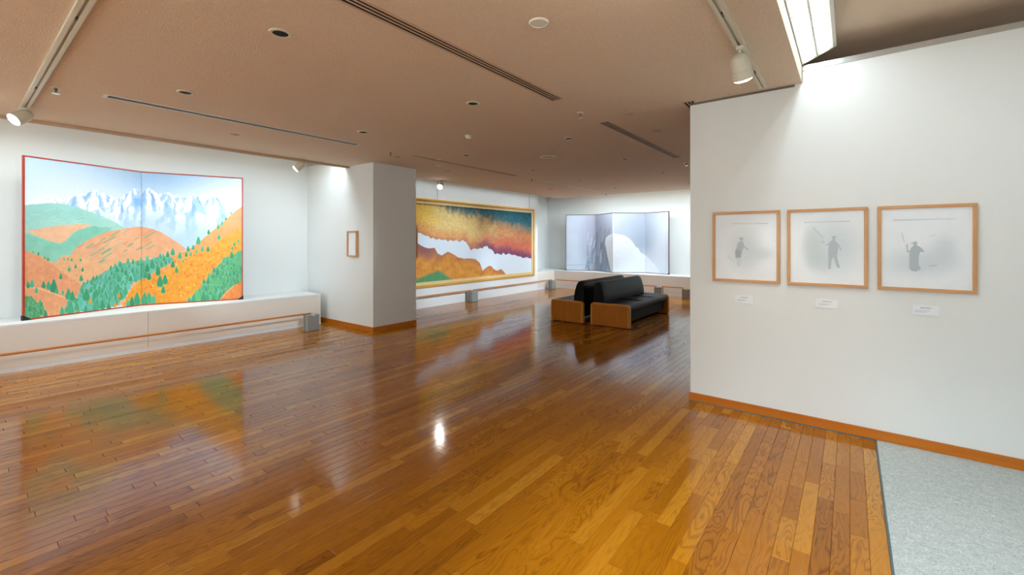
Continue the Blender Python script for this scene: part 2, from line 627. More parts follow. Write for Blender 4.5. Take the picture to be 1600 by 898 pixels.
SPR = [(-5.275, 0.557, 'sprinkler head left of the nearest recessed slot'), (-2.147, 3.904, 'sprinkler head between the two linear diffusers'),
       (-5.269, 3.931, 'sprinkler head between the two nearer recessed slots'), (-5.226, 7.431, 'sprinkler head between the two farther recessed slots'),
       (-2.130, 7.45, 'sprinkler head past the second linear diffuser'), (-5.251, 10.978, 'sprinkler head beyond the farthest recessed slot')]
for xx, yy, lab in SPR:
    t = thing('sprinkler', 'chrome ' + lab, 'sprinkler', (xx, yy, ZC), 'ceiling sprinklers')
    obj('rosette', MB().lathe([(0.036, 0), (0.034, 0.008), (0.014, 0.012)], (xx, yy, ZC), (0, 0, -1), 24), M['cream'], t, True)
    obj('body', MB().lathe([(0.012, 0.012), (0.012, 0.03), (0.005, 0.036), (0.005, 0.05)], (xx, yy, ZC), (0, 0, -1), 16), M['greyd'], t, True)
    obj('deflector', MB().lathe([(0.024, 0.05), (0.026, 0.053), (0.024, 0.056)], (xx, yy, ZC), (0, 0, -1), 20), M['chrome'], t, True)
t = thing('smoke_detector', 'domed cream smoke detector in the middle of the ceiling', 'smoke detector', (-3.701, 3.923, ZC))
obj('base', MB().lathe([(0.056, 0), (0.054, 0.016)], (-3.701, 3.923, ZC), (0, 0, -1), 28), M['cream'], t, True)
obj('dome', MB().lathe([(0.040, 0.016), (0.036, 0.034), (0.018, 0.044), (0.001, 0.046)], (-3.701, 3.923, ZC), (0, 0, -1), 28), M['cream'], t, True)
obj('vent_slot', MB().lathe([(0.013, 0.0458), (0.013, 0.048)], (-3.701, 3.923, ZC), (0, 0, -1), 16), M['dark'], t)

DL = ['long three slot linear air diffuser nearest the viewer', 'three slot linear air diffuser left of the partition',
      'three slot linear air diffuser far behind the partition', 'linear air diffuser at the partition corner']
for (x0, x1, y0, y1), lab in zip(DIFF, DL):
    t = thing('linear_diffuser', lab, 'air diffuser', ((x0 + x1) / 2, (y0 + y1) / 2, ZC), 'linear air diffusers')
    fm = MB()
    for a, b in ((x0 - 0.012, x0 + 0.006), (x1 - 0.006, x1 + 0.012)):
        fm.box(a, b, y0 - 0.012, y1 + 0.012, ZC - 0.004, ZC)
    for a, b in ((y0 - 0.012, y0 + 0.006), (y1 - 0.006, y1 + 0.012)):
        fm.box(x0 + 0.006, x1 - 0.006, a, b, ZC - 0.004, ZC)
    obj('frame', fm, M['tan'], t)
    obj('duct', MB().add([(x0, y0, ZC), (x1, y0, ZC), (x1, y1, ZC), (x0, y1, ZC), (x0, y0, ZC + .1), (x1, y0, ZC + .1), (x1, y1, ZC + .1), (x0, y1, ZC + .1)],
                         [(0, 1, 5, 4), (1, 2, 6, 5), (2, 3, 7, 6), (3, 0, 4, 7), (4, 5, 6, 7)]), M['dark'], t)
    wd = (x1 - x0)
    for k in (1, 2):
        xc = x0 + wd * k / 3
        obj('blade', MB().box(xc - 0.006, xc + 0.006, y0, y1, ZC - 0.003, ZC + 0.001), M['tan'], t)

SL = ['long recessed lighting slot in the ceiling near the mountain screen', 'thin recessed lighting slot right of the wall stub',
      'pale recessed lighting slot near the far wall']
for k, ((x0, x1, y0, y1), lab) in enumerate(zip(SLOT, SL)):
    t = thing('recessed_slot', lab, 'ceiling slot', ((x0 + x1) / 2, (y0 + y1) / 2, ZC), 'recessed ceiling slots')
    fm = MB()
    fw = 0.013
    for a, b in ((x0 - 0.002, x0 + fw), (x1 - fw, x1 + 0.002)):
        fm.box(a, b, y0 - 0.004, y1 + 0.004, ZC - 0.005, ZC)
    for a, b in ((y0 - 0.004, y0 + 2 * fw), (y1 - 2 * fw, y1 + 0.004)):
        fm.box(x0 + fw, x1 - fw, a, b, ZC - 0.005, ZC)
    obj('frame', fm, M['white'] if k != 1 else M['tan'], t)
    obj('channel', MB().add([(x0, y0, ZC), (x1, y0, ZC), (x1, y1, ZC), (x0, y1, ZC), (x0, y0, ZC + (.035 if k != 1 else .07)), (x1, y0, ZC + (.035 if k != 1 else .07)), (x1, y1, ZC + (.035 if k != 1 else .07)), (x0, y1, ZC + (.035 if k != 1 else .07))],
                            [(0, 1, 5, 4), (1, 2, 6, 5), (2, 3, 7, 6), (3, 0, 4, 7), (4, 5, 6, 7)]), M['white'] if k == 2 else M['grey'], t)


# ------------------------------------------------------------------ tracks and spotlights
def track(name, label, a0, a1, c, horizontal):
    t = thing(name, label, 'track', ((a0 + a1) / 2, c, ZC) if horizontal else (c, (a0 + a1) / 2, ZC), 'lighting tracks')

    def bx(mb, p0, p1, q0, q1, z0, z1):
        return mb.box(p0, p1, q0, q1, z0, z1) if horizontal else mb.box(q0, q1, p0, p1, z0, z1)
    w_, g, h = 0.030, 0.0075, 0.024
    mb = MB()
    bx(mb, a0, a1, c - w_, c - g, ZC - h, ZC)
    bx(mb, a0, a1, c + g, c + w_, ZC - h, ZC)
    bx(mb, a0, a1, c - g, c + g, ZC - 0.006, ZC)
    obj('rail', mb, M['cream'], t)
    for e0, e1 in ((a0 - 0.006, a0), (a1, a1 + 0.006)):
        obj('end_cap', bx(MB(), e0, e1, c - w_ - 0.002, c + w_ + 0.002, ZC - h - 0.002, ZC), M['white'], t)
    for p in (0.25, 0.62, 0.9):
        q = a0 + (a1 - a0) * p
        obj('contact', bx(MB(), q - 0.02, q + 0.02, c - g, c + g, ZC - 0.02, ZC - 0.006), M['greyd'], t)
    return t


track('lighting_track', 'cream lighting track crossing the ceiling toward the mountain screen', -6.66, -1.6, 0.452, True)
track('lighting_track', 'cream lighting track running to the partition wall', 0.3, 4.13, -0.566, False)


def spot(label, x, y, aim, ztop, drop, size=1.0, power=P_SPOT, col=WARM, angle=48, blend=0.7):
    t = thing('spotlight', label, 'spotlight', (x, y, ztop), 'track spotlights')
    obj('adapter', MB().box(x - 0.022 * size, x + 0.022 * size, y - 0.022 * size, y + 0.022 * size, ztop - 0.028, ztop), M['cream'], t, bevel=0.004)
    piv = Vector((x, y, ztop - drop))
    obj('stem', MB().tube((x, y, ztop - 0.028), piv, 0.011 * size), M['cream'], t, True)
    d = (Vector(aim) - piv).normalized()
    c0 = piv - d * 0.03 * size
    L_ = 0.15 * size
    r = 0.058 * size
    prof = [(0.012 * size, -0.030 * size), (0.034 * size, -0.022 * size), (0.050 * size, -0.004 * size), (r, 0.028 * size), (r, 0.075 * size), (r + 0.002, 0.076 * size),
            (r + 0.003, L_ - 0.03 * size), (r + 0.003, L_ * 0.86), (r - 0.004, L_ * 0.86), (r - 0.006, L_ * 0.70)]
    obj('head', MB().lathe(prof, c0, d, 32, caps=True), M['cream'], t, True)
    obj('yoke', MB().tube(piv + Vector((0, 0, 0.012)), piv - d * 0.012, 0.016 * size), M['white'], t, True)
    ln = obj('lens', MB().lathe([(r - 0.006, L_ * 0.80), (r - 0.007, L_ * 0.90), (r * 0.6, L_ * 0.955), (0.002, L_ * 0.975)], c0, d, 28), M['lamp'], t, True)
    ld = bpy.data.lights.new('spot_beam', 'SPOT')
    ld.energy = power
    ld.color = col
    ld.spot_size = math.radians(angle)
    ld.spot_blend = blend
    ld.shadow_soft_size = 0.03
    lo = bpy.data.objects.new('spot_beam', ld)
    C.objects.link(lo)
    lo.parent = t
    p = c0 + d * (L_ * 1.03)
    lo.location = p - Vector(t.location)
    lo.rotation_euler = d.to_track_quat('-Z', 'Y').to_euler()
    return t


spot('cream spotlight at the left end of the track facing the mountain screen', -6.23, 0.452, (-5.6, -1.0, 1.45), ZC - 0.02, 0.075, 1.0, power=18)
spot('cream spotlight hanging from the ceiling edge beside the wall stub', -6.90, 3.44, (-8.05, 1.55, 0.95), ZC, 0.09, 1.0, power=65, col=(0.95, 0.97, 1.0), angle=76, blend=1.0)
spot('small glowing spotlight hanging in front of the gold framed painting', -6.96, 6.50, (-6.0, 4.9, 1.5), ZC, 0.09, 1.0, power=18)
spot('cream spotlight on the track beside the partition wall', -0.566, 3.17, (-0.42, 4.28, 0.7), ZC - 0.02, 0.11, 1.05, power=14)

# unseen floodlights added as fill, evening the light on walls and floor
track('lighting_track', 'added lighting track hidden behind the partition, carrying fill floodlights', 5.2, 10.8, -0.75, False)  # track added only to hold the unseen fill lights
FILL_FLOOD = [(-0.566, 0.85, (-8.1, 0.2, 1.0), 90, 32, 'on the track above the viewer, nearest its start'), (-0.566, 1.40, (-8.2, 1.6, 1.0), 135, 30, 'on the track above the viewer, second along it'),
         (-0.566, 1.95, (-8.2, 3.5, 1.0), 430, 26, 'on the track above the viewer, third along it'),
         (-0.75, 6.0, (-7.5, 7.3, 0.85), 900, 30, 'behind the partition, nearest the viewer'), (-0.75, 7.8, (-7.5, 9.9, 0.85), 1000, 30, 'behind the partition, middle of three'),
         (-0.75, 9.6, (-5.9, 12.5, 1.1), 130, 44, 'behind the partition, nearest the far wall'),
         (-0.75, 8.7, (-8.0, 12.2, 1.2), 420, 26, 'behind the partition, aimed at the far left corner'),
         (-0.566, 0.40, (-0.15, 2.1, 0.0), 200, 70, 'at the near end of the right hand track, lighting the near floor')]  # last flood is added to brighten the floor near the viewer
for x_, y_, aim_, p_, an_, lab_ in FILL_FLOOD:
    spot('added fill floodlight ' + lab_, x_, y_, aim_, ZC - 0.02, 0.11, 1.0, power=p_, col=COOL, angle=an_, blend=0.9)


# ------------------------------------------------------------------ cove lights
def cove_light(label, p0, p1, horizontal, edge, side, visible=False, zlow=2.935, power=P_COVE, lip=0.06):
    """a tilted fluorescent batten along a ceiling edge; side = +1/-1 direction of the wall it washes"""
    def pt(a, c, z):
        return (a, c, z) if horizontal else (c, a, z)
    W, tilt = 0.245, math.radians(23)
    ca, sa = math.cos(tilt), math.sin(tilt)

    def loc(s, h):
        """s along the slanted opening, h away from it into the housing"""
        return edge + side * (s * ca - h * sa), zlow + s * sa + h * ca
    mid = loc(W / 2, 0)
    t = thing('cove_light', label, 'cove light', pt((p0 + p1) / 2, mid[0], mid[1]), None if visible else 'fluorescent battens above the ceiling edges')

    def bar(s0, s1, h0, h1, a0, a1):
        mb = MB()
        q = [loc(s0, h0), loc(s1, h0), loc(s1, h1), loc(s0, h1)]
        return mb.prism(q, lambda c, z, a: pt(a, c, z), a0, a1)
    D = 0.055
    obj('back_plate', bar(0, W, D - 0.004, D, p0, p1), M['white'], t)
    obj('side_plate', bar(0, 0.006, 0.0, D - 0.004, p0, p1), M['white'], t)
    obj('side_plate', bar(W - 0.024, W, 0.0 if visible else -lip, D - 0.004, p0, p1), M['white'], t)
    for a0, a1 in ((p0 - 0.006, p0), (p1, p1 + 0.006)):
        obj('end_plate', bar(0, W, 0.0, D, a0, a1), M['white'], t)
    if visible:
        for s in (0.06, 0.165):
            c = loc(s, 0.034)
            obj('fluorescent_tube', MB().tube(pt(p0 + 0.03, *c), pt(p1 - 0.03, *c), 0.014), M['tube'], t, True)
        obj('centre_spine', bar(0.106, 0.118, 0.002, D - 0.004, p0, p1), M['white'], t)
        lv = MB()
        n = int((p1 - p0) / 0.035)
        for k in range(n):
            a = p0 + (k + 0.5) * (p1 - p0) / n
            for s0, s1 in ((0.006, 0.034), (0.082, 0.106), (0.118, 0.140), (0.188, 0.221)):
                q = [loc(s0, 0.002), loc(s1, 0.002), loc(s1, 0.018), loc(s0, 0.018)]
                lv.prism(q, lambda c, z, a_: pt(a_, c, z), a - 0.004, a + 0.004)
        lo_ = obj('louvre_blades', lv, M['white'], t)
        lo_['kind'] = 'stuff'
    lamps = [(0.060, 0.028), (0.165, 0.028)] if visible else [(0.112, 0.19)]
    for s_, wide in lamps:
        ld = bpy.data.lights.new('cove_beam', 'AREA')
        ld.shape = 'RECTANGLE'
        ld.size = p1 - p0 - 0.06
        ld.size_y = wide
        ld.energy = power * (p1 - p0) / len(lamps)
        ld.color = COOL
        lo = bpy.data.objects.new('cove_beam', ld)
        C.objects.link(lo)
        lo.parent = t
        h_ = 0.0185 if visible else 0.046
        P = Vector(pt((p0 + p1) / 2, *loc(s_, h_)))
        lo.location = P - Vector(t.location)
        d = (Vector(pt((p0 + p1) / 2, *loc(s_, h_ - 0.04))) - P).normalized()
        xax = Vector((1, 0, 0)) if horizontal else Vector((0, 1, 0))
        zax = -d
        yax = zax.cross(xax)
        lo.rotation_euler = Matrix((xax, yax, zax)).transposed().to_euler()
    return t


cove_light('long white fluorescent batten with louvres glowing above the partition wall', -2.0, 4.26, False, XB + 0.003, 1, True, zlow=2.932, power=3.0)
cove_light('fluorescent batten hidden above the ceiling edge before the mountain screen', -3.3, 4.25, False, XA - 0.012, -1)
cove_light('fluorescent batten hidden above the ceiling edge before the gold framed painting', 5.2, 11.0, False, XA - 0.012, -1, power=1.6, lip=0.12)
cove_light('fluorescent batten hidden above the ceiling edge before the misty screen', -6.7, 0.8, True, YA + 0.012, 1, power=12)
cove_light('added fluorescent batten behind the viewer, unseen fill above the ceiling edge', -6.7, 0.8, True, YZ - 0.012, -1, power=30, lip=0.0)  # unseen batten added to brighten the near room and viewer-facing surfaces

# ------------------------------------------------------------------ painting tools
def vnoise(u, v, seed=0):
    """smooth value noise in 0..1"""
    iu, iv = np.floor(u).astype(np.int64), np.floor(v).astype(np.int64)
    fu, fv = u - iu, v - iv
    fu, fv = fu * fu * (3 - 2 * fu), fv * fv * (3 - 2 * fv)

    def h(a, b):
        q = (a * 374761393 + b * 668265263 + seed * 974711) & 0x7fffffff
        q = ((q ^ (q >> 13)) * 1274126177) & 0x7fffffff
        return ((q ^ (q >> 16)) & 0xffff) / 65535.0
    return (h(iu, iv) * (1 - fu) + h(iu + 1, iv) * fu) * (1 - fv) + (h(iu, iv + 1) * (1 - fu) + h(iu + 1, iv + 1) * fu) * fv


def fbm(u, v, seed=0, n=4):
    s, a, t = 0, 1, 0
    for k in range(n):
        s = s + a * vnoise(u * 2 ** k, v * 2 ** k, seed + k)
        t += a
        a *= 0.5
    return s / t


def sstep(a, b, x):
    t = np.clip((x - a) / (b - a), 0, 1)
    return t * t * (3 - 2 * t)


class Canvas:
    def __init__(s, U, V):
        s.U, s.V = U, V
        s.C = np.zeros((len(U), 3))

    def fill(s, col):
        s.C[:] = col

    def blend(s, m, col, sel=None):
        """m: coverage, col: colour or array of colours"""
        if sel is None:
            s.C = s.C * (1 - m[:, None]) + np.asarray(col, float) * m[:, None]
        else:
            s.C[sel] = s.C[sel] * (1 - m[:, None]) + np.asarray(col, float) * m[:, None]

    def inside(s, pts, jag=0, jf=0.15, seed=0):
        U, V = s.U, s.V
        if jag:
            U = U + jag * (fbm(s.U * jf, s.V * jf, seed) - 0.5) * 2
            V = V + jag * (fbm(s.U * jf, s.V * jf, seed + 9) - 0.5) * 2
        m = np.zeros(len(U), bool)
        n = len(pts)
        for i in range(n):
            x1, y1 = pts[i]
            x2, y2 = pts[(i + 1) % n]
            if y1 == y2:
                continue
            c = ((y1 > V) != (y2 > V)) & (U < (x2 - x1) * (V - y1) / (y2 - y1) + x1)
            m ^= c
        return m

    def poly(s, pts, col, jag=0, jf=0.15, a=1.0, col2=None, var=0, vf=0.2, seed=0):
        m = s.inside(pts, jag, jf, seed)
        if not m.any():
            return m
        c = np.tile(np.asarray(col, float), (m.sum(), 1))
        if col2 is not None:
            ys = [p[1] for p in pts]
            t = np.clip((s.V[m] - min(ys)) / (max(ys) - min(ys)), 0, 1)[:, None]
            c = c * (1 - t) + np.asarray(col2, float) * t
        if var:
            c = c + var * (fbm(s.U[m] * vf, s.V[m] * vf, seed + 5)[:, None] - 0.5) * 2
        s.C[m] = s.C[m] * (1 - a) + c * a
        return m

    def ell(s, x, y, rx, ry, col, soft=0.3, a=1.0, rot=0.0):
        dx, dy = s.U - x, s.V - y
        if rot:
            dx, dy = dx * math.cos(rot) + dy * math.sin(rot), -dx * math.sin(rot) + dy * math.cos(rot)
        r = np.sqrt((dx / rx) ** 2 + (dy / ry) ** 2)
        s.blend(a * (1 - sstep(1 - soft, 1 + soft, r)), col)

    def line(s, x0, y0, x1, y1, wd, col, a=1.0):
        lx, ly = x1 - x0, y1 - y0
        sel = np.where((s.U > min(x0, x1) - 2 * wd) & (s.U < max(x0, x1) + 2 * wd) & (s.V > min(y0, y1) - 2 * wd) & (s.V < max(y0, y1) + 2 * wd))[0]
        if len(sel) == 0:
            return
        u, v = s.U[sel], s.V[sel]
        t = np.clip(((u - x0) * lx + (v - y0) * ly) / (lx * lx + ly * ly), 0, 1)
        d = np.hypot(u - x0 - t * lx, v - y0 - t * ly)
        s.blend(a * (1 - sstep(0.3 * wd, wd, d)), col, sel)

    def tree(s, x, y, h, wd, col, rim=None):
        sel = np.where((np.abs(s.U - x) < wd + 2) & (s.V > y - h - 2) & (s.V < y + 2))[0]
        if len(sel) == 0:
            return
        u, v = s.U[sel], s.V[sel]

        def cov(g):
            t = (v - (y - h - g)) / (h + 2 * g)
            pr = (wd + g) * np.clip(t * 1.5, 0, 1) ** 0.75 * np.sqrt(np.clip(1.0 - np.clip((t - 0.8) / 0.2, 0, 1) ** 2 * 0.75, 0, 1))
            return ((t > 0) & (t < 1) & (np.abs(u - x) < pr)).astype(float)
        if rim is not None:
            s.blend(cov(0.55) * 0.55, rim, sel)
        s.blend(cov(0.0), col, sel)


def picture(name, parent, P, nu, nv, paint):
    """P(s, t) -> world point of the picture plane, s to the right, t downwards; paint(canvas) colours it once"""
    ss, tt = np.meshgrid(np.linspace(0, 1, nu), np.linspace(0, 1, nv))
    ss, tt = ss.ravel(), tt.ravel()
    W = P(ss, tt)
    U, V, _ = project(W)
    cv = Canvas(U, V)
    paint(cv)
    col = np.ones((len(U), 4), np.float32)
    col[:, :3] = lin(np.clip(cv.C * 0.965, 0, 255))
    off = np.array(parent['_w'])
    me = bpy.data.meshes.new(name)
    i = np.arange(nu * nv).reshape(nv, nu)
    q = np.stack([i[:-1, :-1], i[1:, :-1], i[1:, 1:], i[:-1, 1:]], -1).reshape(-1, 4)
    me.vertices.add(len(W))
    me.vertices.foreach_set('co', (W - off).astype(np.float32).ravel())
    me.loops.add(q.size)
    me.loops.foreach_set('vertex_index', q.astype(np.int32).ravel())
    me.polygons.add(len(q))
    me.polygons.foreach_set('loop_start', (np.arange(len(q)) * 4).astype(np.int32))
    me.polygons.foreach_set('loop_total', np.full(len(q), 4, np.int32))
    me.update(calc_edges=True)
    a = me.attributes.new('paint', 'FLOAT_COLOR', 'POINT')
    a.data.foreach_set('color', col.ravel())
    me.materials.append(M['picture'])
    o = bpy.data.objects.new(name, me)
    C.objects.link(o)
    o.parent = parent
    o['_w'] = tuple(off)
    return o


# ---- the autumn mountain picture, drawn in photo pixels
def paint_autumn(c):
    U, V = c.U, c.V
    R = random.Random(5)
    t = sstep(245, 320, V)[:, None]
    left = np.array((198, 221, 244)) * (1 - t) + np.array((232, 238, 246)) * t
    blue = np.array((150, 194, 233)) * (1 - t) + np.array((190, 216, 241)) * t
    k = np.exp(-((U - 250) / 75.0) ** 2 - ((V - 285) / 30.0) ** 2)[:, None]
    c.C = left * (1 - k) + blue * k
    # snow mountains
    ridge = [(30, 319), (60, 310), (75, 304), (86, 304), (97, 311), (108, 309), (120, 305), (134, 302), (141, 299), (150, 297), (160, 301), (170, 305), (179, 309),
             (187, 309), (195, 305), (203, 300), (209, 294), (215, 296), (219, 303), (226, 298), (232, 293), (240, 298), (248, 304), (255, 302), (263, 300), (270, 306),
             (277, 304), (284, 308), (292, 309), (299, 306), (304, 302), (310, 308), (316, 316), (325, 311), (335, 305), (344, 312), (352, 319), (366, 321), (380, 324),
             (380, 420), (30, 420)]
    c.poly(ridge, (246, 248, 252), jag=1.0, jf=0.3, col2=(188, 218, 242))
    mm = c.inside(ridge)
    pk = [(80, 303), (122, 303), (150, 296), (185, 306), (209, 293), (232, 292), (263, 299), (284, 305), (304, 301), (335, 304), (362, 316)]
    best = np.full(len(U), 1e9)
    ang = np.zeros(len(U))
    dep = np.zeros(len(U))
    wob = (fbm(U * 0.12, V * 0.12, 91) - 0.5) * 14
    for j, (px, py) in enumerate(pk):
        dd = np.abs(U + wob - px) - 0.16 * (V - py) + (0 if px in (150, 209, 232, 304) else 5)
        n_ = dd < best
        best[n_] = dd[n_]
        ang[n_] = ((U[n_] + wob[n_] * 0.5 - px) / (np.maximum(V[n_] - py, 0) + 7)) * 3.6 + j * 7.3
        dep[n_] = V[n_] - py
    fac = vnoise(ang * 1.15, dep * 0.045 + 3, 92) * 0.65 + vnoise(ang * 2.6, dep * 0.09, 93) * 0.35
    sh = sstep(0.46, 0.58, fac)
    deep = sstep(0.68, 0.80, fac)
    base = np.array((250, 251, 254)) * (1 - sh[:, None]) + np.array((172, 206, 239)) * sh[:, None]
    base = base * (1 - deep[:, None]) + np.array((136, 182, 228)) * deep[:, None]
    fade = sstep(12, 75, dep)[:, None]
    base = base * (1 - fade) + (np.array((182, 213, 241)) + (fac[:, None] - 0.5) * -40) * fade
    lit = sstep(0, 6, dep)[:, None]
    base = base * lit + np.array((249, 250, 254)) * (1 - lit)
    wl = (sstep(60, 130, U) * 0.9 + 0.1)[:, None]
    base = base * wl + np.array((244, 246, 251)) * (1 - wl)
    c.C[mm] = base[mm]
    m = sstep(318, 392, V) * 0.9
    c.blend(m * sstep(140, 260, U) * 0.7, (198, 223, 244))
    # far green hills
    c.poly([(30, 321), (63, 318), (93, 317), (110, 321), (125, 325), (145, 332), (163, 339), (180, 347), (195, 356), (210, 380), (30, 400)], (158, 214, 204), jag=0.8,
           col2=(172, 220, 200), var=10, vf=0.06)
    for j in range(26):
        x0, y0 = R.uniform(45, 165), R.uniform(324, 350)
        c.line(x0, y0, x0 + R.uniform(6, 16), y0 - R.uniform(-2, 4), 1.2, R.choice(((140, 204, 186), (186, 228, 214), (126, 196, 180))), 0.5)
    c.poly([(40, 361), (62, 357), (90, 352), (118, 350), (143, 350), (131, 357), (116, 362), (106, 372), (100, 380), (76, 377)], (244, 192, 150), jag=1.2, var=10)
    c.poly([(30, 362), (46, 366), (70, 374), (92, 381), (108, 372), (120, 360), (145, 353), (176, 356), (160, 366), (130, 380), (116, 392), (120, 420), (30, 420)],
           (126, 200, 174), jag=1.5, col2=(150, 214, 190), var=12, vf=0.08)
    # middle orange hill
    c.poly([(110, 396), (124, 383), (140, 373), (157, 366), (175, 360), (198, 356), (220, 354), (236, 357), (250, 362), (264, 370), (277, 378), (292, 389), (270, 402),
            (245, 412), (215, 425), (150, 430), (125, 412)], (234, 168, 124), jag=0.8, col2=(240, 184, 140), var=10, vf=0.1)
    for j in range(46):
        x0, y0 = R.uniform(118, 235), R.uniform(362, 415)
        if y0 < 372 and x0 < 150:
            continue
        l_ = R.uniform(5, 20)
        c.line(x0, y0, x0 + l_ * 0.86, y0 - l_ * 0.5, R.uniform(0.8, 2.0), R.choice(((120, 190, 140), (146, 204, 160), (96, 176, 140), (240, 190, 150), (224, 150, 110))), 0.75)
    # pale orange meadow and teal forest in the valley
    c.poly([(30, 392), (60, 398), (84, 410), (100, 398), (128, 400), (150, 412), (200, 405), (240, 402), (260, 410), (230, 470), (30, 500)], (240, 182, 132), jag=1.5, var=10)
    # right hand slope
    c.poly([(380, 321), (366, 331), (352, 343), (338, 356), (325, 366), (316, 374), (303, 384), (292, 391), (276, 397), (262, 402), (240, 412), (225, 440), (205, 480), (380, 480)],
           (236, 164, 118), jag=0.8, col2=(240, 166, 60), var=9, vf=0.12)
    c.poly([(380, 352), (360, 366), (345, 374), (335, 384), (315, 392), (300, 396), (285, 406), (270, 415), (258, 425), (240, 428), (222, 434), (206, 452), (190, 478), (380, 478)],
           (243, 170, 66), jag=2.5, jf=0.2, col2=(244, 160, 44), var=14, vf=0.25)
    for j in range(330):
        x0, y0 = R.uniform(225, 376), R.uniform(380, 470)
        if y0 < 415 - (x0 - 250) * 0.32:
            continue
        c.ell(x0, y0, R.uniform(0.8, 1.9), R.uniform(0.8, 1.9), R.choice(((236, 128, 50), (250, 196, 70), (232, 112, 54), (248, 206, 96), (240, 146, 74), (238, 120, 66))), 0.3, 0.8)
    # left orange slopes
    c.poly([(30, 388), (48, 394), (63, 401), (84, 414), (104, 430), (128, 446), (132, 470), (100, 500), (30, 500)], (238, 162, 116), jag=1.0, var=12, vf=0.15)
    c.poly([(30, 448), (52, 449), (80, 457), (110, 468), (108, 476), (90, 500), (30, 500)], (240, 166, 118), jag=0.8, var=10, vf=0.15)
    c.line(39, 449, 60, 450, 0.8, (250, 220, 180))
    c.line(60, 450, 110, 468, 0.8, (250, 220, 180))
    for j in range(120):
        x0, y0 = R.uniform(39, 125), R.uniform(400, 488)
        c.ell(x0, y0, 1.1, 1.1, R.choice(((232, 140, 84), (224, 128, 80), (244, 186, 130), (230, 150, 70))), 0.4, 0.6)
    # forest masses
    belt = [(219, 408), (262, 398), (272, 404), (258, 416), (240, 424), (222, 436), (206, 441), (196, 458), (186, 476), (150, 484), (95, 491), (104, 478), (122, 466), (131, 444),
            (148, 436), (162, 424), (188, 412)]
    c.poly(belt, (92, 182, 152), jag=2.5, var=16, vf=0.2)
    right = [(380, 390), (352, 404), (336, 420), (322, 438), (308, 456), (292, 472), (340, 470), (352, 456), (366, 446), (380, 440)]
    c.poly(right, (88, 176, 118), jag=2, var=14, vf=0.25)
    c.poly([(30, 464), (44, 462), (54, 468), (66, 477), (74, 492), (30, 500)], (82, 166, 108), jag=2, var=10)
    greens = ((56, 158, 112), (72, 170, 124), (62, 164, 120), (84, 180, 140), (50, 148, 108), (96, 186, 160), (80, 182, 166))
    teals = ((96, 190, 170), (112, 200, 186), (80, 176, 150), (66, 168, 130), (60, 160, 116))
    rim = (170, 222, 196)

    def scatter(pts, n, h0, h1, cols, seed):
        RR = random.Random(seed)
        xs = [p[0] for p in pts]
        ys = [p[1] for p in pts]
        got = []
        while len(got) < n:
            a, b = RR.uniform(min(xs), max(xs)), RR.uniform(min(ys), max(ys))
            one = Canvas(np.array([a]), np.array([b]))
            if one.inside(pts)[0]:
                got.append((b, a, RR.uniform(h0, h1), RR.choice(cols)))
        got.sort()
        for b, a, h, col in got:
            hh = h * (0.55 + 0.45 * (b - 395) / 85)
            c.tree(a, b + 3, hh, hh * 0.27, col, rim)
    scatter(belt, 210, 11, 17, teals + greens[:3], 1)
    scatter(right, 120, 9, 15, ((78, 170, 108), (66, 158, 100), (96, 184, 120), (60, 156, 118)), 2)
    scatter([(39, 468), (52, 470), (66, 480), (72, 494), (39, 498)], 26, 10, 14, ((74, 162, 104), (88, 172, 112), (64, 150, 98)), 3)
    solo = [(44, 450, 11), (50, 449, 13), (57, 458, 10), (68, 450, 12), (76, 452, 14), (84, 457, 22), (89, 459, 10), (95, 436, 10), (108, 424, 8), (107, 468, 18), (113, 470, 16),
            (98, 460, 8), (127, 439, 10), (118, 419, 7), (129, 424, 7), (126, 408, 5), (100, 407, 5), (106, 407, 5), (112, 408, 5), (70, 405, 6), (75, 408, 7), (52, 396, 5),
            (60, 399, 6), (97, 490, 12), (110, 491, 22), (120, 485, 14), (135, 470, 20), (148, 486, 14), (170, 484, 12), (281, 404, 11), (291, 401, 8), (294, 393, 9), (302, 390, 8), (310, 382, 13),
            (298, 400, 7), (307, 396, 6), (326, 366, 8), (342, 374, 9), (347, 352, 7), (341, 358, 8), (353, 344, 6), (361, 335, 5), (316, 393, 9), (325, 393, 9), (286, 410, 5),
            (270, 418, 12), (276, 426, 10), (250, 448, 18), (258, 444, 16), (255, 458, 12), (247, 430, 14), (233, 437, 12), (230, 425, 14), (238, 420, 16), (226, 476, 20), (233, 474, 18),
            (240, 474, 14), (214, 476, 20), (206, 478, 15), (200, 479, 11), (340, 430, 12), (350, 412, 12), (362, 404, 12), (366, 384, 6), (372, 379, 6), (363, 390, 6), (318, 472, 18), (303, 474, 16), (296, 474, 10),
            (220, 410, 8), (208, 412, 8), (200, 414, 8), (262, 402, 10), (256, 408, 9), (270, 399, 12)]
    for a, b, h in sorted(solo, key=lambda q: q[1]):
        c.tree(a, b, h, max(1.5, h * 0.27), R.choice(greens[:5]), (196, 214, 150))
    for a, b in ((141, 470), (161, 486), (180, 476), (120, 489), (104, 492), (186, 462)):
        c.ell(a, b, 2.4, 3.6, R.choice(((244, 150, 50), (250, 190, 80), (246, 136, 40))), 0.4)
    c.poly([(342, 470), (352, 456), (364, 447), (380, 438), (380, 472)], (238, 142, 70), jag=1, var=16, vf=0.3)
    c.line(342, 470, 364, 447, 0.8, (250, 200, 150))
    c.C = c.C + (fbm(U * 0.5, V * 0.5, 77) - 0.5)[:, None] * 8


